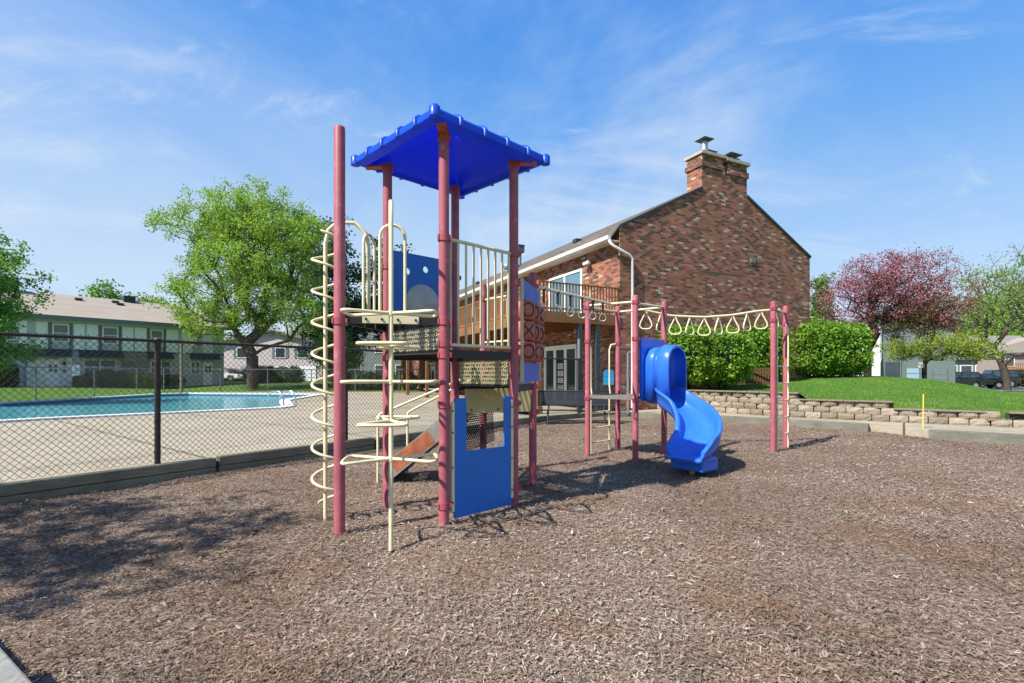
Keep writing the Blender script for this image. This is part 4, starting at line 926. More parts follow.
# doors & windows on the side wall (x = 0 plane, outward is -x)
def winframe(y0, y1, z0, z1, panes, mat_f, mat_g, name='window', t_=.09):
    B = MB(); B.bx(-.07, -.003, y0, y1, z1-t_, z1); B.bx(-.07, -.003, y0, y1, z0, z0+t_); 
    n_ = panes; wpan = (y1-y0-t_)/n_
    for i in range(n_+1): B.bx(-.068, -.004, y0+i*wpan, y0+i*wpan+t_, z0+t_, z1-t_)
    o = B.build(name, mat_f, ch)
    for i in range(n_):
        B = MB(); B.bx(-.035, -.006, y0+i*wpan+t_, y0+(i+1)*wpan, z0+t_, z1-t_); B.build('pane', mat_g, o)
    return o
fd = winframe(2.76, 5.67, .02, 2.70, 3, M['door'], M['glass'], 'french_door', .20); fd['label'] = 'white framed glass doors with paper notices under the balcony'
winframe(2.46, 5.2, 3.62, 5.88, 2, M['white'], M['glasslt'], 'balcony_door', .10)
for y0 in (9, 13.5, 18, 23): winframe(y0, y0+1.6, 4.0, 5.6, 2, M['white'], M['glass']); winframe(y0, y0+1.8, .5, 2.3, 2, M['white'], M['glass'])
# notices on the centre door panel
for (zz, h_) in ((1.62, .26), (1.30, .24), (1.0, .22), (.74, .16)):
    B = MB(); B.bx(-.048, -.042, 3.98, 4.42, zz, zz+h_); s0 = B.build('notice', M['white'], fd)
    B = MB()
    for k in range(2): B.bx(-.051, -.049, 4.06, 4.36, zz+.04+k*h_*.42, zz+.04+k*h_*.42+.04)
    B.build('print', M['greywood'], s0)
B = MB(); B.box((-.12, 1.9, 6.0), (.14, .12, .14)); B.ellipsoid((-.22, 1.82, 5.95), (.09, .09, .09), 10, 8); B.ellipsoid((-.22, 2.02, 5.95), (.09, .09, .09), 10, 8); B.build('wall_light', M['white'], ch)
# balcony
BX, FZ = -3.49, 3.60
B = MB(); B.bx(BX, -.004, 0.02, 27, FZ-.10, FZ); balc = B.build('balcony', M['fascia'], ch)
B = MB(); B.bx(BX-.03, -.004, -.03, .015, FZ-.36, FZ+.02); B.bx(BX-.05, BX-.005, .02, 27, FZ-.36, FZ+.02); B.build('fascia', M['fascia'], balc)
B = MB()
for k in range(27): B.bx(BX+.01, -.01, .25+k, .30+k, FZ-.33, FZ-.105)
B.build('joists', M['wood'], balc)
B = MB(); B.bx(BX, -.01, -.01, .05, FZ+1.02, FZ+1.07); B.build('rail', M['fascia'], balc); B = MB(); B.bx(BX, -.01, .0, .04, FZ+.10, FZ+.16); B.build('rail', M['fascia'], balc); B = MB(); B.bx(BX-.02, BX+.04, .06, 27, FZ+1.02, FZ+1.07); B.build('rail', M['wood'], balc); B = MB(); B.bx(BX, BX+.03, .06, 27, FZ+.10, FZ+.16)  # near-side rails take the darker cedar, their shade put into the colour
B.build('rail', M['wood'], balc)
B = MB(); k = 0
while k*.135 < 3.3: B.bx(BX+.15+k*.135, BX+.19+k*.135, .003, .037, FZ+.0, FZ+1.02); k += 1
B.build('baluster_row', M['fascia'], balc); B = MB(); k = 0  # near-side balusters painted darker to stand for the shaded side
while k*.135 < 26.6: B.bx(BX-.002, BX+.032, .2+k*.135, .24+k*.135, FZ+.0, FZ+1.02); k += 1
bl = B.build('baluster_row', M['wood'], balc)
for y in (.10, 4.6, 9.1, 13.6, 18.1, 22.6):
    B = MB(); B.bx(BX-.07, BX+.09, y-.10, y+.08, -.0, FZ-.37); B.bx(BX-.09, BX+.11, y-.12, y+.10, -.0, .25); B.build('wood_post', M['wood'], balc)
    B = MB(); B.bx(BX-.04, BX+.06, y-.06, y+.04, FZ+.02, FZ+1.10); B.build('rail_post', M['wood'], balc)
for x_ in (-1.80, -1.02):
    B = MB(); B.bx(x_-.08, x_+.08, -.02, .14, -.0, FZ-.37); B.build('steel_column', M['darkgreen'], balc)

# ================================================================== GATE, BENCH, STAKE
gt = empty('metal_gate', (2.3, 17.15, .2)); tag(gt, 'dark metal bar gate with a blue sign behind the small platform', 'gate')
gx = Vector((1.75, .30, 0)); B = MB(); B.tube([(.0, 0, 0), (0, 0, 2.6)], .05, 8); B.tube([gx, gx+ez*2.15], .045, 10); B.build('gate_post', M['fencegrey'], gt)
B = MB()
for z in (.12, 1.0, 1.85): B.bar(gx*.04+ez*z, gx*.96+ez*z, .03, .03)
B.bar(gx*.05+ez*1.75, gx*.9+ez*.2, .03, .03); B.build('gate_frame', M['darkgreen'], gt)
B = MB()
for i in range(15): B.bar(gx*(.07+.062*i)+ez*.12, gx*(.07+.062*i)+ez*2.0, .012, .012)
B.build('gate_bars', M['darkgreen'], gt)
B = MB(); sgx = gx.normalized(); c = gx*.58+Vector((.02, -.05, 1.28)); hw_, hh_ = .19, .26
pts = [(-hw_, -hh_), (hw_, -hh_), (hw_, hh_*.7), (hw_*.6, hh_), (-hw_*.6, hh_), (-hw_, hh_*.7)]
B.add([c+sgx*u+ez*v for u, v in pts]+[c+sgx*u+ez*v+Vector((0, .012, 0)) for u, v in pts], [tuple(range(6)), tuple(range(11, 5, -1))]+[(i, i+6, (i+1) % 6+6, (i+1) % 6) for i in range(6)]); sg_ = B.build('gate_sign', M['sign_blue'], gt)
B = MB(); B.bar(c+Vector((0, -.006, .17))-sgx*.08, c+Vector((0, -.006, .17))+sgx*.08, .004, .02); B.bar(c+Vector((0, -.006, .05))-sgx*.12, c+Vector((0, -.006, .05))+sgx*.12, .004, .015); B.build('sign_print', M['lblue'], sg_)
bn = empty('metal_bench', (1.95, 15.2, .07), R(-8)); tag(bn, 'dark mesh metal bench standing at the back of the mulch behind the small platform', 'bench')
uvq = uvquad('seat', [(-1.2, -.20, .44), (1.2, -.20, .44), (1.2, .2, .41), (-1.2, .2, .41)], M['meshnavy'], bn)
uvq = uvquad('backrest', [(-1.2, .24, .56), (1.2, .24, .56), (1.2, .32, 1.0), (-1.2, .32, 1.0)], M['meshnavy'], bn)
B = MB()
for pts in ([(-1.2, -.2, .44), (1.2, -.2, .44), (1.2, .2, .41), (-1.2, .2, .41)], [(-1.2, .24, .56), (1.2, .24, .56), (1.2, .32, 1.0), (-1.2, .32, 1.0)]): B.tube(pts, .022, 8, closed=True)
B.build('frame', M['benchblk'], bn)
for x_ in (-.85, .85):
    B = MB(); B.tube([(x_, -.12, -.1), (x_, -.12, .38), (x_, .2, .40), (x_, .27, .56), (x_, .34, .98)], .03, 8); B.tube([(x_-.0, -.25, -.02), (x_, .25, -.02)], .025, 8); B.build('leg', M['benchblk'], bn)
B = MB(); p = P(923, 433, 12.9); B.tube([(p[0], p[1], .05), (p[0]+.01, p[1], 1.08)], .016, 6); tag(B.build('marker_stake', M['stake']), 'thin yellow marker stake standing in front of the block wall', 'stake')

# ================================================================== VEGETATION
def leaves(cs, per, size, spread, seed, flat=.3):
    r_ = np.random.default_rng(seed); n_ = len(cs)*per; c = np.repeat(cs, per, 0)+np.clip(r_.normal(0, 1, (n_, 3)), -1.9, 1.9)*np.array(spread)
    nn = r_.normal(0, 1, (n_, 3)); nn[:, 2] += flat; nn /= np.linalg.norm(nn, axis=1)[:, None]
    a_ = np.cross(nn, r_.normal(0, 1, (n_, 3))); a_ /= np.linalg.norm(a_, axis=1)[:, None]; b_ = np.cross(nn, a_)
    s_ = (size*r_.uniform(.55, 1.3, n_))[:, None]; a_ *= s_; b_ *= s_*.62
    V = np.stack([c-a_, c-b_+a_*.1, c+a_, c+b_+a_*.1], 1).reshape(-1, 3); F = np.arange(n_*4).reshape(-1, 4)
    cl = np.repeat(r_.random(len(cs)), per); return V, F, np.clip(.40*r_.random(n_)+.60*cl, 0, 1)
def skeleton(base, trunk, att, seed, r_tip, r_base, wob=.12):
    r_ = np.random.default_rng(seed); nodes = [Vector(p) for p in trunk]; par = [-1]+list(range(len(trunk)-1)); dist0 = [0.0]
    for i in range(1, len(nodes)): dist0.append(dist0[-1]+(nodes[i]-nodes[i-1]).length)
    top = nodes[-1]; order = np.argsort([(Vector(a_)-top).length for a_ in att]); tipidx = []; h_arr = [tuple(n_) for n_ in nodes]
    lo = max(1, len(trunk)//2)
    for i in order:
        a_ = Vector(att[i]); H = np.array(h_arr); dd = np.linalg.norm(H-np.array(a_), axis=1)
        cost = dd+.28*np.array(dist0)+1.1*np.maximum(0, H[:, 2]-a_.z-.15*dd); cost[:lo] += 1e3
        j = int(np.argmin(cost)); p = nodes[j]; L_ = dd[j]; ns = max(1, int(L_/(.9)))
        prev = j
        for q in range(1, ns+1):
            f = q/ns; pt = p.lerp(a_, f)
            if q < ns: pt = pt+Vector(r_.normal(0, wob*min(1, L_*.3), 3))+Vector((0, 0, .12*L_*math.sin(math.pi*f)))
            nodes.append(pt); h_arr.append(tuple(pt)); par.append(prev); dist0.append(dist0[prev]+(pt-nodes[prev]).length); prev = len(nodes)-1
        tipidx.append(prev)
    w_ = [0]*len(nodes)
    for t_ in tipidx:
        k = t_
        while k != -1: w_[k] += 1; k = par[k]
    tot = max(w_); rad = [max(r_tip, r_base*(q/tot)**.5) if q else r_tip for q in w_]
    V = []; F = []
    for k in range(1, len(nodes)):
        a_ = nodes[par[k]]; b_ = nodes[k]; d_ = b_-a_
        if d_.length < 1e-4: continue
        d_.normalize(); u = d_.orthogonal().normalized(); v = d_.cross(u); big = rad[k] > r_base*.25; m_ = 9 if big else 4; i0 = len(V)
        ra_ = min(rad[par[k]], rad[k]*1.35)
        if rad[k] > .3*r_base: ra_ = max(ra_, .8*rad[par[k]])
        for q, r__ in ((a_-d_*(r__*.0 if False else 0), ra_), (b_, rad[k])):
            for i in range(m_): an = 2*math.pi*i/m_; V.append(q+(u*math.cos(an)+v*math.sin(an))*r__)
        for i in range(m_): F.append((i0+i, i0+(i+1) % m_, i0+m_+(i+1) % m_, i0+m_+i))
    return V, F
def ellips_pts(ells, n, seed, voids=5, bias=.45):
    r_ = random.Random(seed); out = []; vols = [e[3]*e[4]*e[5] for e in ells]
    vo = []
    for _ in range(voids):
        e = r_.choices(ells, vols)[0]; th = r_.uniform(0, 6.28); z = r_.uniform(-.6, .8); q = math.sqrt(1-z*z); vo.append((e[0]+e[3]*q*math.cos(th)*.85, e[1]+e[4]*q*math.sin(th)*.85, e[2]+e[5]*z*.85, min(e[3:])*r_.uniform(.18, .34)))
    while len(out) < n:
        e = r_.choices(ells, vols)[0]; th = r_.uniform(0, 6.28); z = r_.uniform(-1, 1); q = math.sqrt(1-z*z); rr_ = r_.random()**bias
        wob = 1+.16*math.sin(3.1*th+2.3*z*3+seed)+.10*math.sin(7*th-5*z+seed*2)
        p = (e[0]+e[3]*q*math.cos(th)*rr_*wob, e[1]+e[4]*q*math.sin(th)*rr_*wob, e[2]+e[5]*z*rr_*wob)
        if any(math.dist(p, v[:3]) < v[3] for v in vo): continue
        out.append(p)
    return out
def tree(label, cat, loc, ells, n, per, size, spread, leaf, bark='bark', trunk_h=2.5, r_base=.25, r_tip=.012, seed=1, voids=6, group=None, name='tree', bend=(0, 0), bias=.45, wob=.12, flat=.3):
    root = empty(name, loc); tag(root, label, cat, group)
    att = ellips_pts(ells, n, seed, voids, bias); trunk = [(bend[0]*f*f, bend[1]*f*f, -.2+(trunk_h+.2)*f) for f in (0, .15, .35, .6, .8, 1)]
    V, F = skeleton((0,0,0), trunk, att, seed, r_tip, r_base, wob)
    me = bpy.data.meshes.new('trunk'); me.from_pydata([tuple(v) for v in V], [], F); me.polygons.foreach_set('use_smooth', [True]*len(F)); me.materials.append(M[bark])
    o = bpy.data.objects.new('trunk', me); sc.collection.objects.link(o); o.parent = root
    # flare
    V, F, rv = leaves(np.array(att), per, size, spread, seed, flat); npmesh('crown', V, F, M[leaf], root, rnd=rv)
    return root
# big maple behind the pool
tree('tall bright green maple with a forked trunk on the lawn behind the pool', 'tree', (-21.8, 42, .55),
     [(.1, 0, 10.3, 6.6, 5.5, 5.8), (-4.4, 0, 13.0, 3.3, 3.2, 3.0), (.4, 0, 14.2, 3.4, 3.3, 3.5), (-1.8, 0, 13.6, 3.0, 3, 3.2), (4.0, 0, 13.0, 3.0, 3.0, 2.8), (-4.6, 0, 6.6, 3.4, 3.4, 2.2), (4.0, .4, 6.8, 3.0, 3, 2.6), (-1.5, 0, 5.2, 3, 2.6, 1.6)], 940, 84, .092, (.33, .33, .27), 'leaf_maple', trunk_h=2.6, r_base=.46, r_tip=.02, seed=7, voids=15, wob=.25, name='maple_tree')
tree('leafy green tree cut off by the left edge of the photo', 'tree', (-26.6, 24, .4), [(0, 0, 5.5, 2.7, 3, 2.7), (1.0, 0, 2.7, 2.0, 2, 1.7)], 380, 80, .080, (.22, .22, .18), 'leaf_green', trunk_h=1.8, r_base=.2, seed=12, voids=4)
GP = 'dark evergreens behind the pool'
tree('dark evergreen behind the corkscrew climber, left of the tower', 'tree', (-17.6, 50, .6), [(0, 0, 9.5, 3.4, 3, 7.0), (-.5, 0, 13, 2, 2, 4.0), (.6, 0, 5, 4, 3.6, 3)], 260, 55, .15, (.5, .5, .24), 'leaf_pine', 'barkd', trunk_h=13, r_base=.35, r_tip=.02, seed=21, voids=10, group=GP, name='pine_tree')
tree('dark evergreen seen between the tall left post and the tower posts', 'tree', (-13.6, 54, .6), [(0, 0, 10, 3.4, 3, 6.2), (.8, 0, 7, 3.8, 3.6, 4)], 240, 50, .16, (.55, .55, .25), 'leaf_pine', 'barkd', trunk_h=13, r_base=.38, r_tip=.02, seed=23, voids=14, group=GP, name='pine_tree')
tree('olive green bushy tree behind the corkscrew climber base', 'tree', (-16.2, 46.5, .6), [(0, 0, 3.0, 1.9, 2, 2.4)], 110, 60, .12, (.4, .4, .3), 'leaf_pale', trunk_h=1.2, r_base=.15, seed=25, voids=2)
GB = 'trees behind the left apartments'
for i, (px, d_, top, wd, lf, lab) in enumerate(((105, 78, 282, 44, 'leaf_green', 'green treetop above the apartment roof'), (150, 84, 288, 34, 'leaf_pale', 'pale green treetop between the apartment roof and the maple'), (-30, 60, 262, 60, 'leaf_green', 'dark treetop behind the roof at the left edge'), (372, 84, 300, 60, 'leaf_dark', 'dark green tree behind the bluish house seen through the tower'), (318, 80, 318, 60, 'leaf_pale', 'light green tree beyond the pinkish house'))):
    x_ = (px-512)*d_/500; h_ = (374-top)*d_/500+1.0; r__ = wd*d_/500
    tree(lab, 'tree', (x_, d_, .6), [(0, 0, h_*.62, r__*.55, r__*.5, h_*.38), (r__*.3, 0, h_*.5, r__*.4, r__*.4, h_*.3)], 170, 48, .24, (.7, .7, .5), lf, trunk_h=h_*.3, r_base=.3, r_tip=.02, seed=31+i, voids=4, group=GB)
# crab apple
ct_ = tree('pink blossoming crab apple tree on the grass bank beside the clubhouse', 'tree', (19.9, 28, 1.40), [(-.3, 0, 4.4, 2.6, 2.4, 2.1), (2.5, .2, 4.9, 3.0, 2.4, 2.2), (.9, 0, 5.6, 2.6, 2.2, 1.5), (4.0, .2, 3.9, 1.6, 1.6, 1.2)], 620, 40, .052, (.20, .20, .17), 'leaf_pink', 'barkd', trunk_h=1.5, r_base=.20, r_tip=.010, seed=41, voids=12, name='crabapple_tree', wob=.16)
r_ = ellips_pts([(2.4, 0, 3.2, 2.4, 1.8, 1.2), (3.4, 0, 4.0, 2.2, 1.8, 1.2)], 190, 44, 3); V, F, rv = leaves(np.array(r_), 40, .055, (.20, .20, .17), 44); npmesh('crown', V, F, M['leaf_mixed'], ct_, rnd=rv)
tree('low spreading yellow green tree left of the parked cars', 'tree', (27.2, 33, 1.15), [(-1.2, 0, 2.0, 2.0, 1.6, .75), (1.6, 0, 2.3, 2.6, 1.8, 1.0), (3.2, 0, 2.0, 1.8, 1.5, .8)], 240, 40, .062, (.20, .20, .13), 'leaf_yel', trunk_h=1.1, r_base=.15, seed=47, voids=5, bend=(.0, 0))
tree('big sparse spring tree with spreading bare limbs at the right edge', 'tree', (44.6, 45, .3), [(0, 0, 9, 5.2, 4, 3.6), (-3.0, 0, 6.8, 3.4, 3, 2.6), (3, 0, 8.0, 4, 3, 3.4)], 520, 20, .085, (.34, .34, .30), 'leaf_pale', 'bark', trunk_h=3.6, r_base=.27, r_tip=.018, seed=51, voids=10, bend=(-1.3, 0), wob=.3)
GR = 'trees behind the right houses'
for i, (px, d_, top, wd, lf, lab) in enumerate(((822, 40, 268, 16, 'leaf_green', 'small bluish green tree between the clubhouse and the crab apple'), (905, 92, 300, 50, 'leaf_pale', 'pale tree far behind the crab apple'), (948, 88, 300, 48, 'leaf_green', 'green tree beyond the parked cars'), (985, 80, 296, 46, 'leaf_maple', 'fresh green tree above the low house roof'), (1030, 95, 262, 70, 'leaf_pale', 'pale green tree behind the big sparse tree'), (1000, 99, 282, 44, 'leaf_green', 'farthest green tree at the right behind the gabled house'))):
    x_ = (px-512)*d_/500; h_ = (374-top)*d_/500+1.0; r__ = wd*d_/500
    tree(lab, 'tree', (x_, d_, .2), [(0, 0, h_*.58, r__*.6, r__*.5, h_*.42), (-r__*.3, 0, h_*.42, r__*.4, r__*.4, h_*.3)], 170, 46, .25*d_/85, (.75*d_/90, .75*d_/90, .5*d_/90), lf, trunk_h=h_*.3, r_base=.3, r_tip=.02, seed=61+i, voids=4, group=GR)
# trees left of and behind the camera that shade the foreground
tree('tree left of the playground outside the photo whose shade falls on the mulch', 'tree', (-11.0, .4, .2), [(.9, .4, 6.4, 2.5, 2.0, 1.2), (-.6, -1.3, 7.2, 2.2, 1.7, 1.0)], 150, 42, .085, (.22, .22, .16), 'leaf_green', trunk_h=3.4, r_base=.22, seed=71, voids=5)

# ---- hedges / shrubs
def shrub(label, loc, ells, n, size, leaf, seed, name='shrub', group=None, core=.80, stems=True):
    root = empty(name, loc); tag(root, label, 'shrub', group); r_ = np.random.default_rng(seed); P_ = []
    V = []; k = 0; tot = sum(e[3]*e[4]+e[4]*e[5]+e[3]*e[5] for e in ells)
    for e in ells:
        m_ = int(n*(e[3]*e[4]+e[4]*e[5]+e[3]*e[5])/tot); q = r_.normal(0, 1, (m_, 3)); q /= np.linalg.norm(q, axis=1)[:, None]
        q = np.sign(q)*np.abs(q)**.72                                   # boxier, clipped outline
        q /= np.maximum(1, np.max(np.abs(q), axis=1))[:, None]
        wv = 1+.05*np.sin(q[:, 0]*9+seed)+.05*np.sin(q[:, 1]*11+q[:, 2]*8)+r_.normal(0, .035, m_)
        nn_ = vnoise(q[:, 0]*e[3]*2+q[:, 1]*3, q[:, 2]*e[5]*2+q[:, 1]*2, .45, seed+1)-.5; P_.append(q*(wv+.15*nn_)[:, None]*r_.uniform(.84, 1.04, m_)[:, None]*np.array(e[3:])+np.array(e[:3]))
    P_ = np.concatenate(P_); P_ = P_[P_[:, 2] > .12]
    V, F, rv = leaves(P_, 1, size, (.02, .02, .02), seed, .5); cl = vnoise(P_[:, 0]*1.0+P_[:, 1], P_[:, 2]+P_[:, 1]*.7, .16, seed); rv = np.clip(.55*rv+.6*(cl-.15), 0, 1)
    npmesh('foliage', V, F, M[leaf], root, rnd=rv)
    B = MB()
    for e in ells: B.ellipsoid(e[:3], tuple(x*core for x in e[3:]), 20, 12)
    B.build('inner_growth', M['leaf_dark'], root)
    if stems:
        for e in ells:
            for s_ in (-.35, .1, .4): B = MB(); B.tube([(e[0]+s_*e[3]*.6, e[1], -.1), (e[0]+s_*e[3], e[1], e[2]-e[5]*.6)], .045, 6); B.build('stem', M['barkd'], root)
    return root
GH = 'clipped shrubs beside the clubhouse'
def shrub_px(label, pxa, pxb, ytop, ybot, d_, leaf, seed, n, size, depth=None, group=GH, zb=None, name='shrub'):
    xc = ((pxa+pxb)/2-512)*d_/500; hw_ = (pxb-pxa)/2*d_/500; zt_ = 1.6+(374-ytop)*d_/500; z0 = 1.6+(374-ybot)*d_/500; g = z0-.15 if zb is None else zb
    hz_ = (zt_-z0)/2; dp = depth or hw_*.8
    return shrub(label, (xc, d_, g), [(-hw_*.42, 0, z0-g+hz_*.98, hw_*.6, dp, hz_), (hw_*.35, .1, z0-g+hz_*.95, hw_*.66, dp*.9, hz_*.97)], n, size, leaf, seed, name, group)
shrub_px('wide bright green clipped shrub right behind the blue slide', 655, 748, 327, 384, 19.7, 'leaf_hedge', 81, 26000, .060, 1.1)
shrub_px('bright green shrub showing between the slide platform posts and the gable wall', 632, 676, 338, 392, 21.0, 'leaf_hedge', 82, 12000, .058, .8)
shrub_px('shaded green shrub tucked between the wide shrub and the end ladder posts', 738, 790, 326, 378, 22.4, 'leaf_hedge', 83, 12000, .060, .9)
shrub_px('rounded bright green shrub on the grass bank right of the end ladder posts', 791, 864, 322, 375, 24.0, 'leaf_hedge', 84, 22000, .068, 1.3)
GA = 'hedges under the left apartment windows'
# ================================================================== LEFT APARTMENTS
ad = Vector((4.1, 5.3)).normalized(); rzA = math.atan2(ad.y, ad.x); a0 = Vector((-36.2, 38))-ad*16
ap = empty('apartment_block', (a0.x, a0.y, .55), rzA); tag(ap, 'long two storey pale green apartment block with dark timber strips behind the pool', 'building')
LA = 29.4; D_ = 11; EH = 5.55; RH = 7.8
def apx(px): k = (px-512)/500; return (k*a0.y-a0.x)/(ad.x-k*ad.y)          # distance along the front seen at image column px
B = MB(); B.ext([(0, -.4), (D_, -.4), (D_, EH), (D_/2, RH-.1), (0, EH)], 0, 0, LA); B.build('wall', M['siding'], ap)
B = MB(); sl2 = (RH-EH)/(D_/2)
B.ext([(-.6, EH-.6*sl2+.1), (D_/2, RH), (D_/2, RH+.15), (-.6, EH-.6*sl2+.25)], 0, -.4, LA+.4); B.ext([(D_/2, RH), (D_+.6, EH-.6*sl2+.1), (D_+.6, EH-.6*sl2+.25), (D_/2, RH+.15)], 0, -.4, LA+.4)
rf = B.build('roof', M['shingle2'], ap)
B = MB(); B.bx(-.4, LA+.4, -.72, -.602, EH-.6*sl2-.02, EH-.6*sl2+.26); B.build('fascia', M['greywood'], rf)
B = MB(); B.bx(apx(148)-.45, apx(148)+.45, D_/2-.6, D_/2+.4, RH-.3, RH+.55); B.build('chimney', M['darkgreen'], rf)
B = MB(); B.bx(apx(20)-.6, apx(20)+.6, D_/2-.6, D_/2+.4, RH-.3, RH+1.1); B.build('chimney', M['darkgreen'], rf)
B = MB()
for px, yy in ((92, 4.2), (131, 4.4), (134, 3.8)): t_ = apx(px); B.box((t_, yy, EH+yy*sl2+.25), (.5, .3, .2))
B.build('roof_vent', M['darkgreen'], rf)
def hz(px, py):                                    # local height of image row py on the front at column px
    t_ = apx(px); q = a0+ad*t_; return 1.6+(374-py)*q.y/500-.55
for p0, p1 in ((-60, -42), (-30, -16), (-2, 8), (19, 27), (36, 47.5), (73.5, 84.5), (87, 98), (122, 133), (135, 146.5), (166, 178), (182, 192), (203, 213)): B = MB(); B.bx(apx(p0), apx(p1), -.05, -.003, 3.0, 5.05); B.build('stucco_panel', M['stucco'], ap)
B = MB(); B.bx(0, LA, -.075, -.052, 2.86, 3.0); B.build('timber_band', M['greywood'], ap)
def awin(p0, p1, z0, z1, n_=1, name='window', frame='white', pane='blind', mull=True):
    x0, x1 = apx(p0), apx(p1); f = .09; B = MB(); B.bx(x0, x1, -.11, -.004, z1-f, z1); B.bx(x0, x1, -.11, -.004, z0, z0+f); st_ = (x1-x0-f)/n_
    for i in range(n_+1): B.bx(x0+i*st_, x0+i*st_+f, -.108, -.005, z0+f, z1-f)
    if mull: B.bx(x0+f, x1-f, -.09, -.02, (z0+z1)/2-.03, (z0+z1)/2+.03)
    o = B.build(name, M[frame], ap)
    for i in range(n_): B = MB(); B.bx(x0+i*st_+f, x0+(i+1)*st_, -.06, -.008, z0+f, z1-f); B.build('pane', M[pane], o)
    return o
for p0, p1 in ((-38, -24), (8, 18), (52, 69), (102, 118), (150, 163), (195, 202)): awin(p0, p1, 3.55, 4.95)
for p0, p1 in ((48.5, 52), (69, 72.5), (98.5, 102), (118.5, 121.5), (146.8, 149.5), (163, 166)): B = MB(); B.bx(apx(p0), apx(p1), -.06, -.006, 3.0, 5.05); B.build('timber_strip', M['greywood'], ap)
for p0, p1 in ((-50, -20), (31, 70), (79, 121), (147, 171), (190, 217)):
    B = MB(); x0, x1 = apx(p0), apx(p1); B.ext([(-.9, 2.42), (-.01, 2.42), (-.01, 2.98), (-.3, 2.98)], 0, x0, x1); B.build('awning', M['mansard'], ap)
for p0, p1 in ((83, 116), (150, 171), (190, 200), (-45, -25)): awin(p0, p1, 1.0, 2.25, 2)
def adoor(p0, p1, lab=None):
    x0, x1 = apx(p0), apx(p1); B = MB(); B.bx(x0, x1, -.10, -.004, 0, 2.2); o = B.build('door', M['door'], ap); B = MB(); xm = (x0+x1)/2
    for sx_2 in (-.24, .06): 
        for zz in (1.2, 1.52): B.bx(xm+sx_2, xm+sx_2+.2, -.115, -.101, zz, zz+.26)
    B.build('door_pane', M['glass'], o); return o
adoor(45, 60); adoor(203, 212)
B = MB(); B.bx(apx(30), apx(44.5), -.03, -.004, 0, 2.35); B.bx(apx(60.5), apx(72), -.03, -.004, 0, 2.35); B.bx(apx(26), apx(30), -.3, -.02, 0, 2.4); B.build('porch_panel', M['stucco'], ap)
B = MB(); B.bx(apx(121.5), apx(149), -.09, -.006, -.2, 2.8); B.build('brick_panel', M['brickgrey'], ap)
B = MB(); x_ = apx(64); B.box((x_, -.13, 1.9), (.14, .14, .25)); B.box((x_, -.13, 1.3), (.14, .12, .25)); B.build('mailbox', M['black'], ap)
def ground_l(x, y): return float(zl(np.array(x), np.array(y)))
def ahedge(p0, p1, h, lab, leaf, seed, off=1.3):
    tA = apx(p0); tB = apx(p1); c = a0+ad*((tA+tB)/2)-Vector((-ad.y, ad.x))*off; hw_ = (tB-tA)/2
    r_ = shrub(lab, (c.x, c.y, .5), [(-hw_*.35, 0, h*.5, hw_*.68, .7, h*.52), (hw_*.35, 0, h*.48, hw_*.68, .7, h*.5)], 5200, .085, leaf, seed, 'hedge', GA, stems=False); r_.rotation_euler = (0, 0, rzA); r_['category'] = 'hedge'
ahedge(82, 122, 1.35, 'dark clipped hedge under the double window of the pale apartments', 'leaf_dark', 91); ahedge(124, 149, 1.1, 'brighter low hedge in front of the tan brick panel', 'leaf_green', 92)
ahedge(152, 178, 1.0, 'dark low hedge right of the near fence post', 'leaf_dark', 93); ahedge(-12, 14, 1.9, 'large dark rounded bush at the left edge in front of the apartments', 'leaf_dark', 94)
ahedge(70, 81, .9, 'small dark bush beside the white apartment door', 'leaf_dark', 95)
# sign on the far fence + wooden pole
sgn = empty('pool_sign', (-25.78, 27.55, .25)); tag(sgn, 'small white rules sign hanging on the far pool fence', 'sign'); p = P(75.5, 371, 29.55)
B = MB(); c = Vector((-25.80, 29.6, 1.82))-sgn.location; B.box(c, (.02, .45, .62), R(0)); B.build('sign_board', M['white'], sgn)
B = MB()
for k in range(5): B.box(c+Vector((.013, 0, .2-.1*k)), (.006, .32 if k else .15, .035))
B.build('sign_print', M['greywood'], sgn)
wp = empty('wooden_pole', (-24.2, 36.6, .2)); tag(wp, 'short weathered wooden pole with a side brace beyond the pool', 'pole'); B = MB(); B.tube([(0, 0, 0), (0, 0, 3.6)], .10, 8); B.build('pole', M['treated2'], wp); B = MB(); B.bar((0, 0, 2.7), (.75, .2, 3.6), .09, .09); B.build('brace', M['treated2'], wp)
